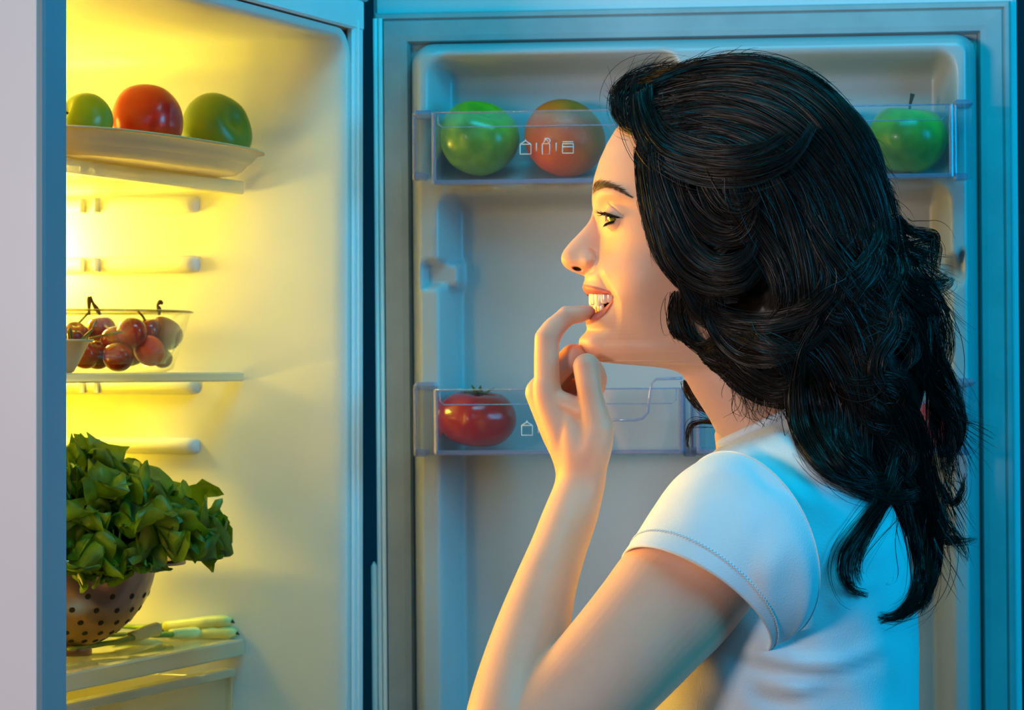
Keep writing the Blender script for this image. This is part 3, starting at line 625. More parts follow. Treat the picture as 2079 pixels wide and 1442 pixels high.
# ---------------- the woman ----------------
person = empty('person', (P(1560, 900).x, Y0, 0.0), 'smiling woman in a white t-shirt with long dark curly hair biting her fingertip', 'person')
M_skin = mat('skin', (.8, .5, .38, 1), .48, .03, 60, attr='skin_col', bump=.10, bscale=900, spec=.35, sss=.35, ssr=(1, .35, .2), sscale=.004)
SK = np.array(lin(243, 184, 154)[:3]); LIP = np.array(lin(218, 118, 102)[:3]); CAV = np.array(lin(70, 16, 14)[:3]); BRN = np.array(lin(96, 62, 44)[:3]); CHK = np.array(lin(236, 172, 148)[:3])
def itp(y, tab):
    t = np.array(tab, float); return np.interp(y, t[:, 0], t[:, 1])
def sitp(y, tab):          # smooth interpolation: average of small shifts
    return sum(itp(y+k, tab) for k in (-4, -2, 0, 2, 4))/5
XFt = [(140, 1440), (160, 1385), (190, 1330), (215, 1295), (240, 1270), (262, 1250), (290, 1233), (325, 1217), (360, 1206), (385, 1202.5), (405, 1201.5), (422, 1203), (440, 1207), (455, 1212), (480, 1216), (510, 1212), (535, 1200), (552, 1190), (560, 1187.5), (568, 1187),
       (574, 1185.5), (579, 1182.5), (584, 1182), (589, 1183.5), (594, 1187), (599, 1192), (604, 1197), (620, 1200), (634, 1198), (640, 1193), (646, 1189), (654, 1188.5), (660, 1190), (667, 1192), (673, 1190.5), (679, 1184), (686, 1177.5), (692, 1175), (702, 1175.5), (710, 1180), (718, 1187), (726, 1197), (733, 1210), (737, 1222),
       (739, 1240), (741, 1285), (744, 1325), (748, 1352), (753, 1372), (762, 1386), (778, 1396), (800, 1408), (825, 1424), (850, 1440), (880, 1455), (920, 1475), (960, 1490), (1010, 1500)]
XNt = [(418, 1206), (425, 1203.5), (435, 1202), (445, 1199), (455, 1192.5), (465, 1184), (480, 1169.5), (492, 1158), (503, 1148.5), (512, 1142.5), (520, 1139.5), (528, 1139), (536, 1141.5), (543, 1147), (549, 1156), (554, 1168), (558, 1180), (561, 1190)]
def head_w(X, Y):
    """half width (px) of the head at profile position X and row Y, X given as offset behind the front"""
    def itg(y, tab, sg=12):
        k = np.linspace(-2.2, 2.2, 13); wg = np.exp(-k**2/2); lim = np.where(y < 736, 736, 1e9); lo_ = np.where(y < 736, 0, 737)
        return sum(w_*itp(np.clip(y+sg*q, lo_, lim), tab) for q, w_ in zip(k, wg))/wg.sum()
    XF = sitp(Y, XFt); L = itg(Y, [(140, 200), (250, 215), (350, 225), (560, 235), (700, 230), (737, 220), (741, 150), (752, 115), (770, 100), (1010, 105)])
    XB = itg(Y, [(140, 1560), (160, 1600), (200, 1660), (300, 1720), (450, 1720), (560, 1690), (650, 1660), (760, 1640), (850, 1660), (1010, 1720)])
    W = itg(Y, [(140, 60), (160, 105), (200, 145), (260, 162), (330, 168), (440, 176), (520, 174), (600, 160), (660, 148), (700, 136), (725, 118), (737, 100), (745, 98), (765, 102), (850, 112), (1010, 135)])
    p = itg(Y, [(140, 2), (300, 2.2), (420, 2.15), (480, 2.0), (560, 2.15), (640, 2.2), (700, 2.0), (740, 2), (1010, 2)])
    XN = sitp(Y, XNt); Ln = itp(Y, [(418, 60), (450, 50), (480, 48), (503, 52), (520, 56), (540, 50), (561, 30)])
    Wn = itp(Y, [(418, 18), (440, 20), (470, 25), (500, 30), (515, 35), (528, 38), (540, 36), (550, 30), (561, 15)])
    isn = (Y > 418) & (Y < 561)
    return XF, XB, L, W, p, XN, Ln, Wn, isn
def in_mouth(x, y):
    yt = np.interp(x, [1180, 1190, 1205, 1222, 1236, 1243, 1247], [595.5, 597, 597.5, 597, 596, 599, 604])
    yb = np.interp(x, [1180, 1186, 1196, 1206, 1216, 1228, 1240, 1247], [650, 648, 641, 636, 632.5, 625, 613, 605])
    return np.minimum(np.minimum(y-yt, yb-y), (1246.5-x))      # >0 inside (px distance)
def build_head():
    rows = np.unique(np.concatenate([np.arange(141, 250, 5.), np.arange(250, 370, 2.), np.arange(370, 735, 1.1), np.arange(733, 756, .6), np.arange(756, 800, 2.5), np.arange(800, 1012, 6.)]))
    U = np.concatenate([[0, .08, .3, .7, 1.2, 1.9, 2.7, 3.6], np.arange(4.6, 75, 1.1), np.arange(75, 150, 1.5), np.arange(150, 260, 4)]); ncol_tail = 16
    def sm(y, tab, sg=11):
        k = np.linspace(-2.2, 2.2, 15); wg = np.exp(-k**2/2); return sum(w_*itp(y+sg*q, tab) for q, w_ in zip(k, wg))/wg.sum()
    R_ = []; NC = len(U)+ncol_tail
    XX = np.zeros((len(rows), NC)); YY = np.repeat(rows[:, None], NC, 1)
    XF, XB, L, W, p, XN, Ln, Wn, isn = head_w(None, rows)
    XS = np.where(isn, np.minimum(XF, XN), XF)
    span = XB-XS
    for i in range(len(rows)):
        u = U*min(1, span[i]*.8/260)
        tail = u[-1]+(span[i]-u[-1])*np.sin(np.linspace(0, math.pi/2, ncol_tail+1)[1:])
        XX[i] = XS[i]+np.concatenate([u, tail])
    g = lambda a: a[:, None]
    k_s = np.linspace(-2.2, 2.2, 21); wgs = np.exp(-k_s**2/2)
    XFs = sum(w_*np.interp(np.clip(rows+38*q, 140, 722), [r[0] for r in XFt], [r[1] for r in XFt]) for q, w_ in zip(k_s, wgs))/wgs.sum()
    XFs = np.where(rows < 722, XFs, XF); XFs = XFs*(1-sst(690, 724, rows))+XF*sst(690, 724, rows); XFs = np.where(rows > 724, XF, XFs)
    u = XX-g(XF); u = u+(g(XF)-g(XFs))*sst(14, 70, u); lb = g(XB)-g(XF)-g(L)
    f1 = np.clip(1-np.abs(1-np.clip(u/g(L), 0, 1))**g(p), 0, 1)**(1/2.0)
    f2 = np.sqrt(np.clip(1-np.clip((u-g(L))/lb, 0, 1)**2, 0, 1))
    wf = g(W)*np.where(u < g(L), f1, f2); wf = np.where(u < 0, -30, wf)
    un = XX-g(XN); wn = g(Wn)*np.sqrt(np.clip(1-np.clip(1-un/g(Ln), 0, 1)**2, 0, 1))
    wn = np.where(g(isn), wn, -60)
    # alar wing
    x, y = XX, YY
    G = lambda cx, cy, rx, ry, a=0: np.exp(-(((x-cx)*math.cos(a)+(y-cy)*math.sin(a))/rx)**2-((-(x-cx)*math.sin(a)+(y-cy)*math.cos(a))/ry)**2)
    wn = wn+13*G(1194, 531, 15, 17)*(un > 3)-1.5*G(1172, 512, 14, 10)*(un > 8)
    k = 7.0
    w = np.where((wn > -50) & (wf > -29), k*np.logaddexp(np.clip(wf, -60, 400)/k, np.clip(wn, -60, 400)/k), np.maximum(wf, wn))
    w = np.where((wn > -50) & (wf > -29), np.minimum(w, np.maximum(wf, wn)+2.0), w)
    edge = sst(0, 10, x-g(XS))
    bumps = np.zeros_like(w)
    bumps += 9*G(1232, 392, 40, 16)                    # brow ridge
    bumps -= 14*G(1226, 428, 16, 24)                   # inner socket
    bumps -= 5*G(1262, 415, 30, 9, .35)                # above the lid
    bumps += 11*G(1290, 560, 52, 58)                   # cheek
    bumps += 5*G(1300, 475, 60, 24)                    # cheek bone
    bumps -= 9*G(1228, 590, 20, 34)                    # side of the muzzle
    bumps += 5*G(1200, 712, 24, 22)                    # chin
    bumps -= 6*G(1205, 672, 18, 9)
    bumps -= 8*G(1360, 640, 45, 60)                    # cheek hollow before the jaw angle
    bumps += 6*G(1330, 715, 60, 16)                    # jaw edge
    # smile fold: step up just right of the line alar -> mouth corner -> down
    fx = np.interp(y, [520, 545, 560, 580, 600, 615, 640, 670, 690], [1214, 1216, 1220, 1231, 1244, 1250, 1252, 1250, 1246])
    amp = np.interp(y, [525, 550, 600, 640, 690], [0, 5, 9, 5, 0]); d_ = x-fx
    bumps += amp*(sst(-5, 13, d_))*np.exp(-np.clip(d_, 0, None)/60)-amp*.45*np.exp(-(d_/6)**2)
    # alar crease
    cr = np.hypot((x-1193)/1.0, (y-531)/1.12); ang = np.arctan2(y-531, x-1193)
    bumps -= 6*np.exp(-((cr-21)/3.2)**2)*sst(-2.0, -1.0, ang)*(1-sst(1.2, 2.0, ang))
    # lips
    m_in = in_mouth(x, y)
    yu = np.interp(x, [1180, 1190, 1205, 1222, 1236, 1246], [577, 578, 581, 585.5, 591, 601]); yul = np.interp(x, [1180, 1190, 1205, 1222, 1236, 1246], [595.5, 597, 597.5, 597, 596.5, 604])
    yl0 = np.interp(x, [1186, 1196, 1206, 1216, 1228, 1240, 1247], [648, 641, 636, 632.5, 625, 613, 605]); yl1 = np.interp(x, [1186, 1200, 1215, 1230, 1242, 1248], [661, 659, 651, 638, 620, 607])
    tu = (y-yu)/np.maximum(yul-yu, 2); tl = (y-yl0)/np.maximum(yl1-yl0, 2)
    inx = (x < 1246)
    up = np.where((tu > -.3) & (tu < 1.3) & inx, np.clip(np.sin(np.clip(tu, 0, 1)*math.pi), 0, 1), 0); lo = np.where((tl > 0) & (tl < 1) & inx, np.sin(np.clip(tl, 0, 1)*math.pi), 0)
    fade = 1-sst(1232, 1247, x)
    bumps += 6.5*up*fade+7.5*lo*fade
    w = w+bumps*edge
    # eyelid dome and opening
    ec = (1261., 442., 80.); er = 33.5
    rr2 = er**2-(x-ec[0])**2-((y-ec[1]))**2
    lid = np.where(rr2 > 0, ec[2]+np.sqrt(np.maximum(rr2, 0)), -60)
    cl = (x < 1266)
    kk = 3.0
    w2 = kk*np.logaddexp(np.clip(w, -60, 400)/kk, lid/kk)
    w = np.where(cl & (lid > 0) & (w > 20), np.minimum(w2, np.maximum(w, lid)+1.5), w)
    # upper-lid crease
    cx_, cy_ = np.array([1236, 1248, 1258, 1268]), np.array([413, 423, 433, 441.])
    dcr = y-np.interp(x, cx_, cy_); w = w-3.5*np.exp(-(dcr/2.2)**2)*sst(1232, 1238, x)*(1-sst(1258, 1270, x))
    eo_t = np.interp(x, [1226, 1233, 1246, 1262], [430, 433.5, 438, 443]); eo_b = np.interp(x, [1226, 1235, 1248, 1262], [450, 451.5, 448.5, 443.5])
    eo = np.minimum(np.minimum(y-eo_t, eo_b-y), 1261-x); eo = np.minimum(eo, x-1229.5)
    w = w-7.5*sst(-.6, 1.4, eo)+1.2*np.exp(-((eo+1.8)/1.2)**2)*(x > 1229)*(x < 1262)
    # nostril
    no = np.hypot(((x-1172)*.96+(y-546)*.25)/11, (-(x-1172)*.25+(y-546)*.96)/4.6)
    w = w-15*(1-sst(.5, 1.1, no))
    # mouth opening
    w = w-62*sst(-.4, 1.6, m_in)
    w = np.where(m_in > 0, np.maximum(w, .5), w)
    w[:, 0] = 0; w[:, -1] = 0; w = np.maximum(w, 0)
    # colours
    col = np.ones((*x.shape, 3))*SK
    def mixc(c, m):
        nonlocal col
        col = col*(1-m[..., None])+c*m[..., None]
    mixc(CHK, .6*G(1290, 540, 50, 45)); mixc(np.array(lin(226, 150, 128)[:3]), .4*G(1150, 525, 16, 18))
    mixc(np.array(lin(150, 120, 112)[:3]), .38*sst(-11, -2, eo)*(y < eo_t+1)*(x > 1226)*(x < 1268))
    mixc(LIP, np.clip(sst(-.12, .15, tu)*(1-sst(1.2, 1.5, tu)), 0, 1)*inx*(x < 1246)); mixc(LIP*.95, np.clip(sst(-.3, .0, tl)*(1-sst(.75, 1.1, tl)), 0, 1)*inx)
    mixc(CAV, sst(.2, 2.0, m_in)); mixc(BRN*.5, (1-sst(.6, 1.0, no)))
    mixc(np.array(lin(60, 34, 26)[:3]), .85*np.exp(-((y-eo_t+.6)/1.1)**2)*(x > 1228)*(x < 1264)); mixc(np.array(lin(150, 92, 80)[:3]), .6*np.exp(-((y-eo_b-.5)/1.0)**2)*(x > 1232)*(x < 1262))
    # dark roots on the scalp behind the hairline
    hl = np.interp(y, [140, 235, 262, 300, 400, 470, 530, 590, 640, 720, 760], [1200, 1268, 1302, 1304, 1314, 1334, 1360, 1398, 1420, 1440, 1460])
    mixc(np.array(lin(26, 17, 13)[:3]), sst(4, 24, x-hl)*(y < 740))
    # brow tint under the hairs
    bt = np.interp(x, [1202, 1212, 1226, 1244, 1262, 1284], [388, 379, 375, 379, 389, 402.]); bw = np.interp(x, [1200, 1206, 1226, 1250, 1284], [8, 9.5, 6.5, 5, 1.5])
    mixc(BRN*.7, .6*np.exp(-((y-bt)/bw)**4)*(x < 1285))
    ny, nx = x.shape
    near = Pn(np.stack([x.ravel(), y.ravel(), w.ravel()], 1)); far = Pn(np.stack([x.ravel(), y.ravel(), -w.ravel()], 1))
    ii = np.arange((ny-1)*(nx-1)); r0 = ii//(nx-1)*nx+ii % (nx-1)
    q = np.stack([r0, r0+nx, r0+nx+1, r0+1], 1); N0 = ny*nx
    return np.vstack([near, far]), np.vstack([q, q[:, ::-1]+N0]), np.vstack([col.reshape(-1, 3)]*2)
# ---- limbs: tapered elliptical tubes in woman space, merged by voxel remesh ----
def limb_mesh(chains, n=44):
    """chains: list of [(x,y,d,r[,rd])...]; returns verts (world), faces"""
    mb = MB()
    for ch in chains:
        a = np.array([(*c, c[3]) if len(c) == 4 else c for c in ch], float)
        m = max(8, int(4*len(a))); a = spline(a, m)
        C3 = Pn(a[:, :3]); sc = (Y0-a[:, 2]*PX)/F
        m = len(C3); T = np.gradient(C3, axis=0); T /= np.linalg.norm(T, axis=1)[:, None]
        v = []
        ends = []
        def ring(c, t, r, rd):
            t = Vector(t); dep = Vector((0, -1, 0)); s = t.cross(dep); s = s.normalized() if s.length > .2 else Vector((1, 0, 0)); dd = s.cross(t).normalized()
            return [Vector(c)+s*(math.cos(2*math.pi*k/n)*r)+dd*(math.sin(2*math.pi*k/n)*rd) for k in range(n)]
        rows = []
        for e, sg in ((0, -1), (m-1, 1)):
            cap = []
            for q in (15, 40, 62, 80):
                q = math.radians(q); cap.append(ring(C3[e]+sg*T[e]*a[e, 3]*sc[e]*math.sin(q)*.9, T[e], a[e, 3]*sc[e]*math.cos(q), a[e, 4]*sc[e]*math.cos(q)))
            ends.append(cap)
        rows = ends[0][::-1]+[ring(C3[i], T[i], a[i, 3]*sc[i], a[i, 4]*sc[i]) for i in range(m)]+ends[1]
        v = [p for r in rows for p in r]; M_ = len(rows)
        f = [[i*n+k, i*n+(k+1) % n, (i+1)*n+(k+1) % n, (i+1)*n+k] for i in range(M_-1) for k in range(n)]+[list(range(n))[::-1], [(M_-1)*n+k for k in range(n)]]
        mb.add(v, f)
    return np.array(mb.v, float), mb.f
def remesh(V, Fc, vox):
    me = mesh_data('tmp', V, Fc); o = bpy.data.objects.new('tmp', me); C.objects.link(o)
    md = o.modifiers.new('r', 'REMESH'); md.mode = 'VOXEL'; md.voxel_size = vox; md.adaptivity = 0
    dg = bpy.context.evaluated_depsgraph_get(); m2 = bpy.data.meshes.new_from_object(o.evaluated_get(dg))
    n = len(m2.vertices); co = np.empty(n*3); m2.vertices.foreach_get('co', co); co = co.reshape(-1, 3)
    ed = np.empty(len(m2.edges)*2, dtype=np.int32); m2.edges.foreach_get('vertices', ed); ed = ed.reshape(-1, 2)
    fs = [list(p.vertices) for p in m2.polygons]
    bpy.data.objects.remove(o); bpy.data.meshes.remove(me); bpy.data.meshes.remove(m2)
    return co, ed, fs
def relax(co, ed, it, w=None):
    n = len(co); deg = np.bincount(ed.ravel(), minlength=n)[:, None].astype(float)
    for k in range(it):
        s = np.stack([np.bincount(ed[:, 0], co[ed[:, 1], c], n)+np.bincount(ed[:, 1], co[ed[:, 0], c], n) for c in range(3)], 1)
        lam = .6 if k % 2 == 0 else -.45
        d = (s/np.maximum(deg, 1)-co)*lam
        co = co+(d if w is None else d*w[:, None])
    return co
hand = [
    # index: metacarpal, proximal, middle, distal
    [(1166, 1035, 86, 24), (1168, 960, 62, 38), (1142, 880, 62, 36), (1115, 812, 62, 32), (1109, 780, 62, 28)],
    [(1112, 800, 62, 27), (1110, 750, 62, 26), (1110, 712, 62, 25.5), (1111, 686, 61, 26)],
    [(1111, 688, 61, 26), (1124, 668, 59, 23.5), (1138, 654, 57, 21), (1151, 642, 55, 20.5)],
    [(1150, 641, 55, 20.5), (1166, 639, 54, 18.5), (1184, 637, 52, 17), (1196, 634, 51, 12.5), (1201, 633, 50, 10)],
    # middle
    [(1164, 1035, 74, 24), (1165, 960, 30, 34), (1128, 870, 24, 33), (1096, 795, 16, 31)],
    [(1096, 795, 16, 29), (1130, 755, 18, 25), (1164, 722, 22, 25)],
    [(1166, 720, 22, 23), (1190, 745, 22, 20), (1200, 780, 18, 19), (1185, 805, 18, 16)],
    # ring and little
    [(1162, 1035, 66, 24), (1162, 960, 0, 34), (1135, 870, -24, 32), (1108, 805, -38, 29)],
    [(1108, 805, -38, 27), (1135, 765, -36, 24), (1162, 738, -30, 23)],
    [(1162, 740, -30, 21), (1186, 760, -26, 19), (1196, 795, -24, 18), (1180, 812, -20, 15)],
    [(1162, 1035, 60, 22), (1165, 960, -10, 30), (1145, 885, -58, 27), (1125, 830, -78, 25)],
    [(1125, 830, -78, 23), (1145, 795, -76, 20), (1165, 775, -70, 19)],
    [(1165, 776, -70, 18), (1182, 795, -64, 16), (1188, 815, -58, 15), (1172, 825, -52, 13)],
    # thumb
    [(1168, 1045, 92, 28), (1183, 965, 70, 44), (1200, 915, 82, 43), (1212, 868, 90, 36)],
    [(1212, 872, 90, 35), (1202, 820, 98, 27), (1195, 780, 100, 26), (1190, 742, 98, 27.5)],
    [(1190, 742, 98, 26), (1203, 752, 84, 23), (1213, 770, 66, 20), (1214, 790, 52, 15)],
    # palm fill
    [(1164, 1045, 84, 30, 34), (1180, 970, 52, 46, 50), (1178, 905, 52, 40, 44), (1165, 858, 58, 34, 36)],
    [(1164, 1040, 72, 28), (1170, 960, 20, 42), (1165, 880, -10, 42), (1150, 830, -20, 36)],
    [(1166, 1050, 88, 26, 30), (1182, 980, 64, 47, 50), (1176, 930, 76, 42, 42), (1166, 888, 80, 34, 34), (1156, 858, 78, 24, 26)],
    [(1120, 812, 66, 26), (1150, 822, 74, 24), (1182, 834, 86, 25)],
    [(1120, 838, 66, 28), (1150, 846, 72, 24), (1185, 872, 84, 26)],
]
arm = [
    [(1183, 945, 42, 50, 58), (1180, 978, 50, 51, 61), (1160, 1040, 78, 55, 64), (1135, 1110, 125, 57, 66), (1110, 1180, 185, 63, 70), (1089, 1250, 245, 72, 76), (1068, 1330, 320, 82, 84), (1046, 1420, 400, 90, 92), (1035, 1490, 450, 96, 98), (1035, 1530, 470, 92, 92)],
    [(1500, 1070, 335, 120, 120), (1440, 1130, 345, 130, 125), (1370, 1212, 360, 134, 128), (1318, 1272, 378, 128, 126), (1250, 1348, 405, 122, 124), (1155, 1446, 435, 114, 116), (1060, 1525, 468, 98, 104)],
    [(1570, 1000, 0, 120, 110), (1560, 1040, 160, 115, 110), (1500, 1070, 335, 118, 110)],
    [(1540, 880, 0, 90, 100), (1570, 1000, 0, 120, 130), (1580, 1200, 0, 190, 250), (1580, 1500, 0, 190, 240)],
]
# far arm hanging at her other side
far_arm = [[(1500, 1080, -340, 100, 100), (1540, 1300, -400, 85, 85), (1520, 1560, -390, 78, 74), (1440, 1860, -350, 58, 54), (1400, 2060, -330, 46, 40)],
           [(1400, 2060, -330, 46, 40), (1390, 2120, -325, 52, 30), (1385, 2170, -322, 50, 26)]]
for k, (dx, L_) in enumerate(((-36, 90), (-13, 105), (11, 98), (33, 80))):
    far_arm.append([(1385+dx, 2165, -320, 17), (1378+dx*1.1, 2165+L_*.5, -318, 15), (1384+dx*1.1, 2165+L_, -310, 12)])
far_arm.append([(1425, 2080, -315, 22), (1448, 2130, -300, 18), (1446, 2175, -292, 14)])
def hem_mask(V): return V
V1, F1 = limb_mesh(hand+arm[:3])
co, ed, fs = remesh(V1, F1, .00115)
co = relax(co, ed, 24)
_k = F/co[:, 1]; _py = HY-(co[:, 2]-CZ)*_k; _px = co[:, 0]*_k+CX
_w = np.exp(-((_py-975)/60)**4)*(_px < 1300)
for _i in range(130):
    _n = len(co); _dg = np.bincount(ed.ravel(), minlength=_n)[:, None] if _i == 0 else _dg
    _s = np.stack([np.bincount(ed[:, 0], co[ed[:, 1], c], _n)+np.bincount(ed[:, 1], co[ed[:, 0], c], _n) for c in range(3)], 1)
    co = co+(_s/np.maximum(_dg, 1)-co)*.5*_w[:, None]
V2, F2 = limb_mesh(arm[3:]+far_arm, 16)
HV, HF, HC_ = build_head()
def pix(co):      # back to pixel space for colouring
    k = F/co[:, 1]; return co[:, 0]*k+CX, HY-(co[:, 2]-CZ)*k
px_, py_ = pix(co)
cl_ = np.ones((len(co), 3))*SK
def gm(cx, cy, r): return np.exp(-((px_-cx)**2+(py_-cy)**2)/r**2)[:, None]
for (cx, cy, r, a_) in ((1111, 686, 20, .4), (1150, 640, 16, .4), (1205, 632, 22, .55), (1190, 735, 22, .45), (1185, 800, 26, .35), (1165, 720, 20, .4), (1100, 800, 26, .3)):
    m_ = gm(cx, cy, r)*a_; cl_ = cl_*(1-m_)+np.array(lin(226, 146, 120)[:3])*m_
allV = np.vstack([HV, co, V2]); nH, nC = len(HV), len(co)
faces = [tuple(r) for r in HF.tolist()]+[tuple(i+nH for i in q) for q in fs]+[tuple(i+nH+nC for i in q) for q in F2]
body = obj('body', allV, faces, M_skin, person)
colA = np.vstack([HC_, cl_, np.ones((len(V2), 3))*SK])
ca = body.data.color_attributes.new('skin_col', 'FLOAT_COLOR', 'POINT'); ca.data.foreach_set('color', np.hstack([colA, np.ones((len(colA), 1))]).astype(np.float32).ravel())
# fingernail
mb = MB(); nv = []
for j in range(7):
    for i in range(7):
        a = (i-3)/3*.95; t = j/6; rr_ = 17.4-4.2*t; yy = 637-1.5*t
        nv.append(P(1180+t*23, yy-math.cos(a)*rr_*(1.02 if 0 < i < 6 else .96), 53+math.sin(a)*rr_*.8-4))
mb.add(nv, [[j*7+i, j*7+i+1, (j+1)*7+i+1, (j+1)*7+i] for j in range(6) for i in range(6)]); mb.build('fingernail', mat('nail', lin(232, 176, 160), .25, .02, 30, coat=.4), person)
# eye
M_eye = bpy.data.materials.new('eyeball'); M_eye.use_nodes = True
nt = M_eye.node_tree; N_ = nt.nodes; bs = N_['Principled BSDF']; bs.inputs['Roughness'].default_value = .06; bs.inputs['Coat Weight'].default_value = 1
at = N_.new('ShaderNodeAttribute'); at.attribute_name = 'eye_col'; nt.links.new(at.outputs['Color'], bs.inputs['Base Color'])
for sgn in (1, -1):
    r = 30.2; n, m = 64, 64; gz = np.array([-math.cos(math.radians(42 if sgn > 0 else 0)), -.04, math.sin(math.radians(42 if sgn > 0 else 0))]); gz /= np.linalg.norm(gz)
    D = np.array([[math.sin(math.pi*i/m)*math.cos(2*math.pi*k/n), math.cos(math.pi*i/m), math.sin(math.pi*i/m)*math.sin(2*math.pi*k/n)] for i in range(m+1) for k in range(n)])
    dt = D @ gz; rad = r*(1+.06*sst(.86, 1, dt)); q = np.array([1261, 442, 80*sgn])+D*rad[:, None]
    ang = np.degrees(np.arccos(np.clip(dt, -1, 1))); e1 = np.cross(gz, [0, 1, 0]); e2 = np.cross(gz, e1); th = np.arctan2(D @ e2, D @ e1)
    wht = np.array(lin(226, 214, 204)[:3]); iri = np.array(lin(128, 122, 46)[:3])[None]*(1+.45*np.sin(th*23)*np.sin(th*9+1))[:, None]; c_ = np.where(ang[:, None] < 30, iri, wht)
    c_ = np.where(((ang > 26) & (ang < 31))[:, None], np.array(lin(60, 58, 30)[:3]), c_); c_ = np.where(ang[:, None] < 9, np.array([.004]*3), c_)
    f = [[i*n+k, (i+1)*n+k, (i+1)*n+(k+1) % n, i*n+(k+1) % n] for i in range(m) for k in range(n)]
    e = obj('eyeball', Pn(q), f, M_eye, person); ca = e.data.color_attributes.new('eye_col', 'FLOAT_COLOR', 'POINT'); ca.data.foreach_set('color', np.hstack([c_, np.ones((len(c_), 1))]).astype(np.float32).ravel())
# teeth
M_tooth = mat('tooth_enamel', lin(244, 232, 208), .18, .03, 60, coat=.5, sss=.2, sscale=.002)
M_gum = mat('gum', lin(190, 90, 86), .35, .05, 60)
def arch(s): # arc position (px along arch from the midline) -> x, d, tangent angle
    th = s/56.0; return 1194.5+46*(1-math.cos(th)), 52*math.sin(th), th
def tooth(s, wd, y0, y1, th=11, inset=0):
    x, d, a = arch(s); nv = []; n, m = 18, 12; hy = (y1-y0)/2
    for i in range(m+1):
        t = math.pi*i/m; cy = math.copysign(abs(math.cos(t))**.55, math.cos(t)); sr = abs(math.sin(t))**.45
        for k in range(n):
            b_ = 2*math.pi*k/n; cu = math.copysign(abs(math.cos(b_))**.75, math.cos(b_)); cv = math.sin(b_)
            tx, td = cu*sr*wd/2*(1+.06*cy), cv*sr*th/2-th/2-inset
            nv.append((x+tx*math.sin(a)-td*math.cos(a), (y0+y1)/2-hy*cy, d+tx*math.cos(a)+td*math.sin(a)))
    return nv, [[i*n+k, i*n+(k+1) % n, (i+1)*n+(k+1) % n, (i+1)*n+k] for i in range(m) for k in range(n)]
for sg in (1, -1):
    s = 0
    for wd, y0, y1 in ((22, 589, 621), (18, 589, 618), (20, 589, 622), (17, 590, 617), (17, 590, 615)):
        nv, f = tooth(sg*(s+wd/2), wd*.98, y0, y1); obj('tooth', Pn(np.array(nv)), f, M_tooth, person); s += wd
    s = 0
    for wd, y0, y1 in ((14, 619, 648), (15, 619, 645), (17, 617, 640), (17, 616, 634)):
        nv, f = tooth(sg*(s+wd/2), wd*.98, y0, y1, inset=3.5); obj('tooth', Pn(np.array(nv)), f, M_tooth, person); s += wd
mb = MB(); pts = [arch(s) for s in np.linspace(-92, 92, 30)]
mb.tube([P(x+9, 591, d*.93) for x, d, a in pts], .0034, 8); mb.tube([P(x+10, 645, d*.9) for x, d, a in pts], .0034, 8); mb.build('gums', M_gum, person)
# brows and lashes as fine hairs
def hair_mesh(paths, r0, sides=3):
    """tapered thin strands: list of (m,3) arrays"""
    V = []; Fq = []; base = 0
    for p_ in paths:
        m = len(p_); T = np.gradient(p_, axis=0); T /= np.linalg.norm(T, axis=1)[:, None]+1e-9
        N0 = np.cross(T, [0.1, -1, .05]); N0 /= np.linalg.norm(N0, axis=1)[:, None]+1e-9; B0 = np.cross(T, N0)
        rad = r0*(1-np.linspace(0, 1, m)**2*.8)
        for k in range(sides):
            a = 2*math.pi*k/sides; V.append(p_+(N0*math.cos(a)+B0*math.sin(a))*rad[:, None])
        for i in range(m-1):
            for k in range(sides):
                k2 = (k+1) % sides; Fq.append((base+k*m+i, base+k2*m+i, base+k2*m+i+1, base+k*m+i+1))
        base += sides*m
    return np.vstack(V), np.array(Fq)
cell = {}
kx = np.round(px_*0)  # unused
hx_, hy_ = pix(HV[:len(HV)//2]); hw_ = (Y0-HV[:len(HV)//2, 1])/PX
def face_w(x, y, tol=2.5):
    m = (np.abs(hx_-x) < tol) & (np.abs(hy_-y) < tol); return hw_[m].max() if m.any() else 40
br = []
for k in range(210):
    x = 1203+78*RNG.random()**1.1; yc = np.interp(x, [1202, 1212, 1226, 1244, 1262, 1284], [388, 379, 375, 379, 389, 402.]); bw = np.interp(x, [1200, 1206, 1226, 1250, 1284], [9, 9.5, 6.0, 4.5, 1.0])
    y = yc+RNG.uniform(-1, 1)*bw; an = np.interp(x, [1202, 1225, 1284], [-1.2, -.35, .45])+RNG.normal(0, .15); L_ = RNG.uniform(9, 15)*(1 if x < 1265 else .6)
    w0, w1 = face_w(x, y), face_w(min(x+math.cos(an)*L_, 1290), y+math.sin(an)*L_)
    br.append(Pn(np.array([[x+math.cos(an)*L_*t, y+math.sin(an)*L_*t, w0+(w1-w0)*t+.9] for t in (0, .35, .7, 1)])))
v, f = hair_mesh(br, .00016); M_hairs = mat('dark_hair', lin(70, 46, 34), .35, .2, 100, spec=.6); obj('eyebrow', v, f, M_hairs, person)
ls = []
for k in range(58):
    t = k/57; x = 1228+30*t; y = np.interp(x, [1226, 1233, 1246, 1262], [430, 433.5, 438, 443]); d = 80+math.sqrt(max(0, 31**2-(x-1261)**2-(y-442)**2))+1
    L_ = (21-13*t)*RNG.uniform(.75, 1.05); a = RNG.normal(0, .14)
    pts = [(x, y, d), (x-L_*.42, y+L_*.10+a*2, d+3.5), (x-L_*.78, y+L_*(.02+a), d+7), (x-L_, y-L_*(.14-a*1.2), d+8)]
    ls.append(Pn(spline(pts, 7)))
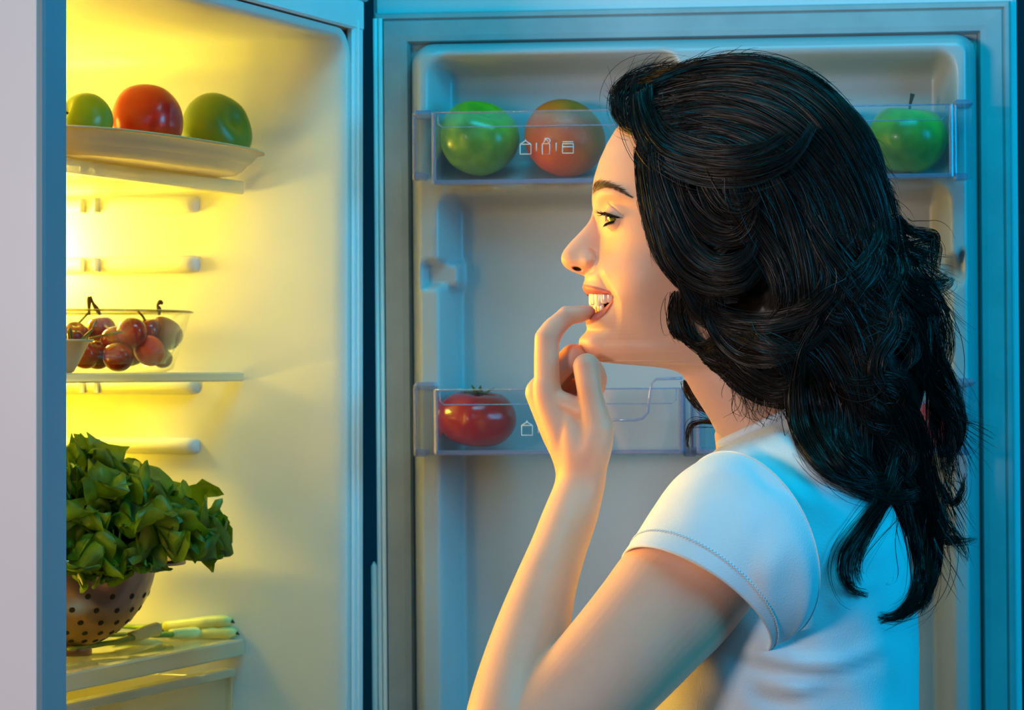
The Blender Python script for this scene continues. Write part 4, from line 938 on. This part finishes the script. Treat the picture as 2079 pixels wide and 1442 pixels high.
for k in range(16):
    t = k/15; x = 1233+16*t; y = np.interp(x, [1235, 1248], [451.5, 448.5]); d = 80+math.sqrt(max(0, 31**2-(x-1261)**2-(y-442)**2))+1
    L_ = (13-5*t)*RNG.uniform(.8, 1.1); ls.append(Pn(spline([(x, y, d), (x-L_*.5, y+L_*.45, d+3), (x-L_*.75, y+L_*.85, d+4)], 5)))
v, f = hair_mesh(ls, .00037); obj('eyelashes', v, f, mat('mascara', (.006, .005, .004, 1), .4, .1, 50), person)
# ---------------- clothes ----------------
M_shirt = mat('white_cotton', lin(232, 236, 240), .85, .03, 20, bump=.35, bscale=900, spec=.2)
RG = [((1462, 905), (1700, 795), 118), ((1440, 925), (1735, 845), 200), ((1398, 965), (1778, 925), 300), ((1345, 1020), (1815, 1015), 352), ((1305, 1090), (1843, 1105), 368), ((1282, 1180), (1858, 1200), 366),
      ((1288, 1300), (1866, 1300), 350), ((1300, 1442), (1866, 1442), 335), ((1312, 1600), (1872, 1600), 330), ((1305, 1800), (1885, 1800), 350), ((1290, 1960), (1895, 1960), 365)]
A = spline(np.array([[*a, *b_, c] for a, b_, c in RG], float), 120); n = 140
x0 = A[:, 0:1]; y0 = A[:, 1:2]; x1 = A[:, 2:3]; y1 = A[:, 3:4]; hd = A[:, 4:5]
a_ = np.linspace(0, 2*math.pi, n, False)[None]
ca_, sa_ = np.cos(a_), np.sin(a_); e = 2/2.3
cc_, ss_ = np.sign(ca_)*np.abs(ca_)**e, np.sign(sa_)*np.abs(sa_)**e
X = (x0+x1)/2-(x1-x0)/2*cc_; Y = (y0+y1)/2-(y1-y0)/2*cc_; D = hd*ss_
def fold(X, Y, pts, wd, amp):
    p = np.array(pts, float); d = np.full(X.shape, 1e9); tt = np.zeros_like(X)
    q = spline(p, 30)
    for i in range(29):
        a, b_ = q[i], q[i+1]; ab = b_-a; t = np.clip(((X-a[0])*ab[0]+(Y-a[1])*ab[1])/(ab @ ab), 0, 1)
        dd = np.hypot(X-a[0]-ab[0]*t, Y-a[1]-ab[1]*t); m = dd < d; d = np.where(m, dd, d); tt = np.where(m, (i+t)/29, tt)
    return amp*np.exp(-(d/wd)**2)*np.sin(np.clip(tt, .02, .98)*math.pi)**.6
nearm = (D > 0)
dD = np.zeros_like(X)
for pts, wd, amp in (([(1490, 1330), (1590, 1368), (1690, 1372), (1800, 1335)], 13, -9), ([(1490, 1318), (1600, 1345), (1700, 1350), (1800, 1310)], 22, 9), ([(1520, 1400), (1600, 1425), (1700, 1400)], 16, -8),
                     ([(1540, 1385), (1620, 1400), (1690, 1385)], 20, 7), ([(1488, 1325), (1492, 1380), (1490, 1442)], 2.2, -2.0), ([(1660, 1180), (1720, 1120), (1790, 1080)], 16, -6), ([(1520, 900), (1580, 935), (1660, 1000)], 10, -8), ([(1500, 915), (1560, 955), (1640, 1025)], 12, 7), ([(1560, 870), (1620, 920), (1690, 990)], 12, 8), ([(1585, 862), (1640, 905), (1700, 960)], 8, -7), ([(1690, 1240), (1720, 1200), (1790, 1180)], 18, 5)):
    dD = dD+fold(X, Y, pts, wd, amp)
dD += 2.2*np.sin(X*.021+Y*.033)*np.sin(Y*.017-X*.012+1)+1.2*np.sin(X*.05-Y*.04+2)
D = D+dD*1.5*nearm
SX, SY, SD, NR = X, Y, D, n
V = Pn(np.stack([X.ravel(), Y.ravel(), D.ravel()], 1)); m = len(A)
f = [[i*n+k, i*n+(k+1) % n, (i+1)*n+(k+1) % n, (i+1)*n+k] for i in range(m-1) for k in range(n)]
shirt = obj('t_shirt', V, f, M_shirt, person)
# collar rib
mb = MB(); mb.tube([Vector(V[k % n])+Vector((0, 0, .002)) for k in range(n+1)], .0032, 8, caps=False); mb.build('collar', M_shirt, shirt)
# sleeve: rings from the armhole seam to the hem
def sleeve(sd=1, name='sleeve'):
    S = 40; n = 96; rows = []
    keys = [((1522, 1108, 320), (62, 190, 10), (128, -20, 120)), ((1492, 1130, 335), (88, 178, 10), (122, -35, 132)), ((1464, 1160, 345), (114, 150, 5), (98, -48, 140)), ((1438, 1192, 352), (134, 122, 0), (68, -54, 146)), ((1414, 1222, 358), (149, 98, 0), (34, -56, 150))]
    K = spline(np.array([[*a, *b_, *c] for a, b_, c in keys], float), S)
    a = np.linspace(0, 2*math.pi, n, False)
    ca_, sa_ = np.cos(a)[:, None], np.sin(a)[:, None]; G_ = []
    for i in range(S):
        c, A_, B_ = K[i, 0:3], K[i, 3:6], K[i, 6:9]
        G_.append(c+A_*ca_+B_*sa_)
    G_ = np.array(G_)
    X, Y, D = G_[..., 0], G_[..., 1], G_[..., 2]
    dd = np.zeros_like(X)
    for pts, wd, amp in (([(1375, 985), (1440, 960), (1500, 950)], 12, 5), ([(1520, 935), (1560, 985), (1640, 1010)], 12, -7), ([(1560, 925), (1600, 960), (1645, 985)], 10, 6), ([(1600, 1080), (1560, 1180), (1570, 1250)], 26, 6), ([(1560, 1040), (1520, 1150), (1540, 1220)], 22, -4)):
        dd += fold(X, Y, pts, wd, amp)
    dd += 1.8*np.sin(X*.035+Y*.02)*np.sin(Y*.03-X*.018+1)
    D = D+dd*sst(300, 380, D)
    if sd < 0: D = -D
    m = S; O = np.stack([X, Y, D], -1)
    I = O.copy(); c = K[:, 0:3].copy()[:, None, :]; 
    if sd < 0: c[..., 2] *= -1
    I = c+(O-c)*.975
    allp = np.vstack([O.reshape(-1, 3), I[::-1].reshape(-1, 3)]); m2 = 2*S
    f = [[i*n+k, i*n+(k+1) % n, (i+1)*n+(k+1) % n, (i+1)*n+k] for i in range(m2-1) for k in range(n)]
    o = obj(name, Pn(allp), f, M_shirt, shirt)
    if sd > 0:
        mb = MB()
        R5 = O[S-7]; nr = R5-c[S-7]; 
        for k in range(0, n*3):
            u = k/3; i = int(u) % n; t = u-int(u); p = R5[i]*(1-t)+R5[(i+1) % n]*t; q = O[S-8]; p2 = q[i]*(1-t)+q[(i+1) % n]*t
            if p[2] < 300: continue
            w_ = .55 if k % 2 else -.15
            pa = p*(1-w_)+p2*w_; u2 = (k+1)/3; i2 = int(u2) % n; t2 = u2-int(u2); pb = R5[i2]*(1-t2)+R5[(i2+1) % n]*t2; pb2 = q[i2]*(1-t2)+q[(i2+1) % n]*t2; w2 = -.15 if k % 2 else .55
            pb = pb*(1-w2)+pb2*w2
            oc = c[S-7][0]; pa = pa+(pa-oc)/np.linalg.norm(pa-oc)*1.2; pb = pb+(pb-oc)/np.linalg.norm(pb-oc)*1.2
            mb.tube([P(*pa), P(*pb)], .00035, 4, caps=False)
        mb.build('hem_stitching', M_shirt, shirt)
        R0_ = O[0]; mb = MB(); mb.tube([P(*(p+(p-c[0][0])*.004)) for p in R0_], .0005, 6, caps=False); mb.build('armhole_seam', M_shirt, shirt)
    return o
sleeve(1); sleeve(-1)
# trousers and shoes below the frame
M_jean = mat('denim', lin(40, 56, 96), .9, .2, 60, bump=.3, bscale=500)
def zy(z): return HY-(z-CZ)/PX       # row of a world height at Y0
tr = [[(1590, 1880, 0, 280, 330), (1590, 2100, 0, 300, 340), (1595, 2300, 60, 280, 300)]]
for sg in (1, -1): tr.append([(1595, 2230, 170*sg, 215, 190), (1590, 2700, 190*sg, 170, 160), (1580, 3250, 195*sg, 125, 120), (1600, 3800, 190*sg, 110, 105), (1605, zy(.10), 190*sg, 95, 95)])
v, f = limb_mesh(tr, 20); obj('trousers', v, f, M_jean, person)
for sg in (1, -1):
    mb = MB(); c = P(1600, 900, 190*sg)
    prf = [(-.075, .035, .055), (-.05, .038, .085), (0, .040, .085), (.05, .043, .07), (.11, .046, .05), (.15, .040, .04), (.17, .02, .025)]
    v = []; n = 20
    for (t, hw, hh) in prf:
        for k in range(n):
            a = 2*math.pi*k/n; v.append(Vector((c.x-t, c.y+hw*math.cos(a), max(.002, hh/2+hh/2*math.sin(a)*1.0))))
    mb.add(v, [[i*n+k, i*n+(k+1) % n, (i+1)*n+(k+1) % n, (i+1)*n+k] for i in range(len(prf)-1) for k in range(n)]+[list(range(n))[::-1], [(len(prf)-1)*n+k for k in range(n)]])
    mb.build('shoe', mat('canvas', lin(60, 60, 64), .8, .1, 60), person)
# ---------------- hair ----------------
M_hair = mat('hair', (.013, .0075, .0048, 1), .40, .35, 60, spec=.24)
ELL = [(1562, 372, 258, 238, 222), (1655, 560, 190, 265, 225), (1500, 545, 130, 175, 205), (1745, 720, 150, 265, 190), (1600, 705, 170, 140, 215), (1775, 960, 105, 190, 130), (1470, 690, 80, 70, 165)]
mb = MB()
for (x, y, rx, ry, rd) in ELL:
    n, m = 36, 24; v = []
    for i in range(m+1):
        for k in range(n):
            t, a = math.pi*i/m, 2*math.pi*k/n; v.append(P(x+rx*.93*math.sin(t)*math.cos(a), y-ry*.93*math.cos(t), rd*.90*math.sin(t)*math.sin(a)))
    mb.add(v, [[i*n+k, (i+1)*n+k, (i+1)*n+(k+1) % n, i*n+(k+1) % n] for i in range(m) for k in range(n)])
co2, ed2, fs2 = remesh(np.array(mb.v, float), mb.f, .004)
co2 = relax(co2, ed2, 10)
hroot = obj('hair', co2, fs2, M_hair, person)
_bx = 5.0; _ok = (hx_ > 1180) & (hy_ < 1000)
_gx = ((hx_-1180)/_bx).astype(int); _gy = ((hy_-130)/_bx).astype(int); HG = np.full((180, 120), -60.0)
np.maximum.at(HG, (np.clip(_gy, 0, 179), np.clip(_gx, 0, 119)), np.where(_ok, hw_, -60))
for _ in range(6):
    nb = np.maximum.reduce([np.roll(HG, 1, 0), np.roll(HG, -1, 0), np.roll(HG, 1, 1), np.roll(HG, -1, 1)]); HG = np.where(HG < -50, nb, HG)
SG = np.full((100, 100), -60.0); 
for r_i in range(len(SX)):
    if r_i < len(SX)-1:
        for f_ in np.linspace(0, 1, 6, False):
            rr_x = SX[r_i, :NR//2]*(1-f_)+SX[r_i+1, :NR//2]*f_; rr_y = SY[r_i, :NR//2]*(1-f_)+SY[r_i+1, :NR//2]*f_; rr_d = SD[r_i, :NR//2]*(1-f_)+SD[r_i+1, :NR//2]*f_
            ok = (rr_x > 1250) & (rr_x < 2045) & (rr_y > 780) & (rr_y < 1570)
            np.maximum.at(SG, (((rr_y-780)/8).astype(int)[ok], ((rr_x-1250)/8).astype(int)[ok]), rr_d[ok])
for _ in range(3):
    nb = np.maximum.reduce([np.roll(SG, 1, 0), np.roll(SG, -1, 0), np.roll(SG, 1, 1), np.roll(SG, -1, 1)]); SG = np.where(SG < -50, nb, SG)
def env(x, y):
    """near surface depth (px) of the hair volume, soft outside"""
    best = np.full(np.shape(x), -1e9)
    for (cx, cy, rx, ry, rd) in ELL:
        q = 1-((x-cx)/rx)**2-((y-cy)/ry)**2
        best = np.maximum(best, np.where(q > 0, rd*np.sqrt(np.maximum(q, 0)), rd*q*.9))
    gi = np.clip(((y-130)/_bx).astype(int), 0, 179); gj = np.clip(((x-1180)/_bx).astype(int), 0, 119)
    hh = np.where((x > 1180) & (x < 1775), HG[gi, gj], -60)
    hh = np.where(y < 700, hh, -60)
    best = np.maximum(best, np.where(hh > 0, hh+5, -60))
    best = np.maximum(best, np.where((y > 835) & (x > 1590), SG[np.clip((y-780)/8, 0, 99).astype(int), np.clip((x-1250)/8, 0, 99).astype(int)]+9, -60))
    if np.ndim(best): best = np.convolve(np.pad(best, 3, 'edge'), np.ones(7)/7, 'valid')
    return np.maximum(best, -60)
# guides: points (x,y), lock half width px, strand count, depth lift, width profile kind
GD = [
 # fringe roll and crown
 ([(1304, 262), (1272, 246), (1262, 205), (1285, 168), (1335, 150), (1400, 150), (1470, 165)], 20, 240, 6),
 ([(1296, 268), (1258, 238), (1256, 195), (1284, 166), (1320, 166), (1350, 180)], 12, 150, 4),
 ([(1296, 168), (1292, 205), (1302, 260), (1334, 310), (1390, 340), (1460, 352), (1540, 345), (1610, 310), (1650, 250)], 24, 420, 30),
 ([(1310, 170), (1318, 225), (1345, 275), (1400, 305), (1470, 318), (1550, 305), (1600, 270)], 20, 280, 16),
 ([(1300, 175), (1360, 150), (1440, 133), (1530, 130), (1620, 155), (1700, 215), (1760, 300), (1805, 400), (1828, 500)], 15, 300, 2),
 ([(1310, 190), (1390, 160), (1480, 150), (1580, 160), (1670, 215), (1740, 310), (1790, 430), (1815, 560), (1840, 660)], 26, 420, 6),
 ([(1320, 205), (1410, 185), (1510, 185), (1610, 225), (1690, 310), (1745, 420), (1780, 540), (1820, 660)], 32, 420, 6),
 ([(1330, 230), (1430, 215), (1530, 235), (1620, 290), (1690, 380), (1735, 490), (1760, 620)], 34, 400, 4),
 ([(1340, 260), (1440, 255), (1540, 290), (1620, 360), (1670, 460), (1700, 580), (1720, 700)], 34, 380, 4),
 ([(1350, 290), (1440, 300), (1520, 350), (1580, 420), (1625, 520), (1660, 640), (1700, 760)], 32, 360, 6),
 # framing the face
 ([(1305, 262), (1300, 320), (1310, 390), (1326, 460), (1350, 530), (1388, 580), (1440, 610), (1500, 612)], 13, 300, 10),
 ([(1318, 270), (1318, 340), (1332, 410), (1352, 480), (1390, 545), (1450, 580), (1510, 575), (1545, 535)], 20, 360, 20),
 ([(1335, 290), (1342, 360), (1362, 430), (1400, 500), (1455, 535), (1510, 520), (1535, 480)], 20, 320, 24),
 ([(1365, 310), (1378, 370), (1402, 430), (1445, 475), (1495, 480), (1525, 445), (1530, 400)], 18, 280, 26),
 ([(1420, 320), (1430, 370), (1460, 420), (1505, 430), (1545, 390)], 18, 220, 24),
 ([(1480, 330), (1500, 400), (1540, 460), (1580, 540), (1590, 620), (1560, 670)], 28, 320, 14),
 ([(1545, 330), (1580, 400), (1615, 480), (1640, 570), (1635, 650), (1590, 700)], 28, 320, 12),
 # lower curls around neck
 ([(1385, 560), (1420, 620), (1480, 655), (1560, 665), (1640, 640), (1690, 590)], 24, 360, 22),
 ([(1400, 590), (1380, 630), (1380, 680), (1410, 710), (1450, 700), (1470, 660), (1450, 630)], 13, 240, 16),
 ([(1378, 610), (1374, 650), (1392, 700), (1435, 735), (1490, 745), (1530, 720)], 13, 240, 12),
 ([(1440, 590), (1450, 650), (1500, 700), (1570, 715), (1640, 700), (1690, 660)], 24, 340, 22),
 ([(1400, 690), (1440, 745), (1490, 780), (1530, 800), (1560, 830)], 15, 220, 10),
 ([(1450, 700), (1500, 760), (1560, 790), (1610, 780), (1650, 740)], 22, 260, 16),
 ([(1440, 740), (1480, 800), (1520, 825), (1570, 835), (1600, 820)], 9, 130, 8),
 ([(1500, 760), (1480, 800), (1455, 812), (1440, 808)], 6, 60, 4),
 ([(1390, 770), (1405, 800), (1430, 830), (1460, 850)], 9, 70, -80),
 ([(1460, 862), (1425, 858), (1402, 866), (1398, 900), (1404, 920)], 5, 40, -60),
 ([(1372, 590), (1380, 645), (1396, 695), (1436, 728)], 18, 220, 14),
 # back mass
 ([(1640, 420), (1700, 520), (1750, 600), (1800, 640), (1850, 660)], 30, 300, 8),
 ([(1700, 480), (1760, 560), (1800, 640), (1860, 720), (1905, 800), (1942, 860), (1935, 905), (1905, 925)], 20, 340, 6),
 ([(1800, 440), (1830, 510), (1862, 530), (1872, 512), (1856, 500)], 8, 130, 0),
 ([(1790, 500), (1840, 560), (1880, 580), (1915, 572), (1930, 560)], 14, 150, 0),
 ([(1800, 560), (1860, 640), (1890, 720), (1900, 800), (1905, 900), (1915, 980)], 22, 340, 2),
 ([(1650, 560), (1720, 640), (1760, 740), (1790, 840), (1840, 940), (1890, 1010)], 34, 380, 8),
 ([(1600, 640), (1680, 700), (1730, 790), (1740, 880), (1760, 960), (1810, 1010)], 34, 360, 12),
 ([(1560, 690), (1640, 740), (1680, 820), (1690, 900), (1730, 960), (1800, 980)], 30, 340, 14),
 ([(1660, 640), (1625, 720), (1618, 820), (1640, 900), (1690, 960), (1760, 985), (1820, 980)], 20, 380, 20),
 ([(1640, 760), (1650, 850), (1690, 930), (1750, 990), (1820, 1010), (1870, 1000)], 22, 300, 18),
 ([(1720, 700), (1790, 780), (1850, 860), (1880, 960), (1900, 1060), (1880, 1120)], 26, 320, 6),
 ([(1740, 860), (1800, 960), (1850, 1040), (1890, 1110), (1900, 1160)], 20, 240, 4),
 # ends
 ([(1830, 900), (1800, 1000), (1760, 1060), (1722, 1120), (1716, 1165), (1732, 1198), (1765, 1210)], 11, 200, 4),
 ([(1840, 960), (1790, 1040), (1750, 1110), (1740, 1160), (1750, 1190)], 6, 70, 2),
 ([(1830, 960), (1852, 1060), (1868, 1140), (1862, 1200), (1830, 1245), (1784, 1264)], 12, 240, 4),
 ([(1860, 980), (1890, 1060), (1895, 1150), (1870, 1220), (1820, 1255), (1780, 1250)], 11, 180, 2),
 ([(1890, 960), (1930, 1020), (1950, 1000), (1962, 960)], 5, 60, 0),
 ([(1880, 1080), (1910, 1100), (1945, 1100), (1985, 1092)], 7, 60, 0),
 ([(1890, 1000), (1925, 1070), (1950, 1110), (1965, 1140)], 10, 60, 0),
 ([(1900, 700), (1935, 790), (1950, 870), (1930, 930), (1905, 960)], 9, 110, 0),
 ([(1850, 540), (1900, 620), (1915, 700), (1900, 780)], 16, 160, 0),
 ([(1870, 1000), (1880, 1100), (1885, 1200), (1868, 1250)], 9, 100, 0),
]
for k in range(26):
    while True:
        x, y = RNG.uniform(1420, 1850), RNG.uniform(430, 900)
        if x > 1400+max(0, y-700)*1.1: break
    a = RNG.uniform(1.0, 1.6); am = RNG.choice([-1, 1])*RNG.uniform(.8, 1.3); q = [(x, y)]
    for s in range(6):
        an = a+am*math.sin(s/6*4.2+.3); x += math.cos(an)*34; y += math.sin(an)*34; q.append((min(x, 1895), y))
    GD.append((q, RNG.uniform(9, 17), 110, RNG.uniform(10, 20)))
paths = []; NS = 26
def strand(gp, hw, lift, a, zj, sp, rnd, ft=1.0, tipw=.35):
    t = np.linspace(rnd.uniform(0, .10), 1-rnd.uniform(0, 1)**1.7*.45, NS); gi_ = t*(NS-1); gp = np.stack([np.interp(gi_, np.arange(NS), gp[:, c]) for c in (0, 1)], 1); T = np.gradient(gp, axis=0); T /= np.linalg.norm(T, axis=1)[:, None]+1e-9
    pr = np.stack([-T[:, 1], T[:, 0]], 1)
    wd = hw*(.45+.75*np.sin(math.pi*np.clip(t*.95+.05, 0, 1))**.8)*(1-(1-tipw)*sst(.7, 1, t))
    wav = rnd.normal(0, 1.0, 3); ph = rnd.uniform(0, 6.28, 3)
    off = a*wd+wav[0]*1.6*np.sin(t*5+ph[0])*ft*2+wav[1]*.9*np.sin(t*11+ph[1])*ft+sp*t**2*hw*.25
    xy = gp+pr*off[:, None]
    bul = hw*.55*math.sqrt(max(0, 1-a*a*.9))
    d = env(xy[:, 0], xy[:, 1])+lift+bul*(zj)*np.sin(math.pi*np.clip(t*.9+.08, 0, 1))**.5
    return np.stack([xy[:, 0], xy[:, 1], d], 1)
for gi, (pts, hw, cnt, lift) in enumerate(GD):
    gp0 = spline(np.array(pts, float), NS)
    nsub = max(1, int(cnt/70)); per = int(cnt/nsub*.92)
    for sgi in range(nsub):
        ca0 = (-1+2*(sgi+.5)/nsub)*.8 if nsub > 1 else 0; hw2 = hw/nsub*1.5 if nsub > 1 else hw
        ofs = RNG.normal(0, hw*.10, 2); T = np.gradient(gp0, axis=0); T /= np.linalg.norm(T, axis=1)[:, None]; pr = np.stack([-T[:, 1], T[:, 0]], 1)
        tt = np.linspace(0, 1, NS); ph = RNG.uniform(0, 6.28)
        gp = gp0+pr*(ca0*hw*(.5+.6*np.sin(math.pi*tt)))[:, None]+pr*(np.sin(tt*7+ph)*hw*.24)[:, None]+ofs*tt[:, None]
        lf = lift+RNG.normal(0, 3)+(4 if sgi % 2 else -2)
        for k in range(per):
            a = RNG.uniform(-1, 1); paths.append(strand(gp, hw2, lf, a, RNG.uniform(.1, 1), RNG.normal(0, 1), RNG, 1.0, .45))
        for k in range(max(1, per//22)):      # stray hairs
            paths.append(strand(gp, hw2*(1.1 if gp0[:, 0].min() < 1420 and gp0[0, 1] > 200 else 1.6)+(1 if gp0[:, 0].min() < 1420 and gp0[0, 1] > 200 else 6), lf+4, RNG.normal(0, 1.0), .8, RNG.normal(0, 3 if gp0[:, 0].min() > 1420 else .8), RNG, 3.0 if gp0[:, 0].min() > 1420 else 1.2, 1.6))
# flyaway hairs around the outline
OUT = [(1262, 240), (1250, 200), (1285, 158), (1340, 140), (1420, 126), (1500, 122), (1580, 126), (1650, 160), (1720, 225), (1775, 310), (1812, 400), (1835, 480), (1880, 540), (1905, 620), (1900, 720), (1915, 800), (1945, 870), (1930, 940), (1920, 1020), (1905, 1100), (1890, 1180)]
oc = spline(np.array(OUT, float), 400)
for k in range(680):
    i = RNG.integers(4, 380) if k % 2 else RNG.integers(190, 390); p = oc[i]; tg = oc[min(i+3, 399)]-oc[i-3]; tg /= np.linalg.norm(tg); nr = np.array([tg[1], -tg[0]])
    L_ = RNG.uniform(30, 110)*(1.0 if i > 240 else .8); cv = RNG.normal(0, .5); outw = RNG.uniform(-.05, .55)*(1.3 if i > 220 else .6)
    q = [p-nr*10-tg*15]
    for s in np.linspace(.15, 1, 6): q.append(p+tg*L_*s*(.8)+nr*(L_*outw*s+math.sin(s*4+cv*5)*7*cv))
    g_ = spline(np.array(q), NS); d = env(g_[:, 0], g_[:, 1])*.6+RNG.uniform(-60, 40); paths.append(np.stack([g_[:, 0], g_[:, 1], d], 1))
# fine hairs at the hairline and nape
for k in range(70):
    t = RNG.random(); x = np.interp(t, [0, .5, 1], [1306, 1300, 1330]); y = 255+t*250; L_ = RNG.uniform(20, 55)
    q = spline(np.array([(x+8, y-10), (x-RNG.uniform(2, 9), y+L_*.4), (x+RNG.uniform(-4, 10), y+L_)]), NS)
    w_ = np.array([face_w(a, b_, 4) for a, b_ in q[::5]]); paths.append(np.stack([q[:, 0], q[:, 1], np.interp(np.arange(NS), np.arange(NS)[::5], w_)+3], 1))
for k in range(70):
    x, y = RNG.uniform(1480, 1590), RNG.uniform(770, 830); L_ = RNG.uniform(30, 80); a = RNG.uniform(.6, 2.2)
    q = spline(np.array([(x, y-20), (x+math.cos(a)*L_*.5+RNG.normal(0, 6), y+math.sin(a)*L_*.5), (x+math.cos(a)*L_+RNG.normal(0, 14), y+math.sin(a)*L_*.9)]), NS)
    paths.append(np.stack([q[:, 0], q[:, 1], np.full(NS, 125.)+RNG.uniform(0, 20)], 1))
PW = np.array([Pn(p) for p in paths]); n_ = len(PW)
T = np.gradient(PW, axis=1); T /= np.linalg.norm(T, axis=2)[..., None]+1e-9
rv = RNG.normal(0, .55, (n_, 1, 3)); nrm = np.array([0, -1, 0])+rv; S_ = np.cross(T, nrm); S_ /= np.linalg.norm(S_, axis=2)[..., None]+1e-9
wid = RNG.uniform(.00016, .00030, (n_, 1, 1))*(1-.75*np.linspace(0, 1, NS)**3)[None, :, None]
Vh = np.stack([PW-S_*wid, PW+S_*wid], 2).reshape(-1, 3)
b0 = (np.arange(n_)*NS*2)[:, None]; j = (np.arange(NS-1)*2)[None]
q0 = (b0+j).ravel(); Fh = np.stack([q0, q0+1, q0+3, q0+2], 1)
hs_ = obj('hair_strands', Vh, Fh, M_hair, hroot)
hs_['kind'] = 'stuff'
print('strands', n_, 'quads', len(Fh))
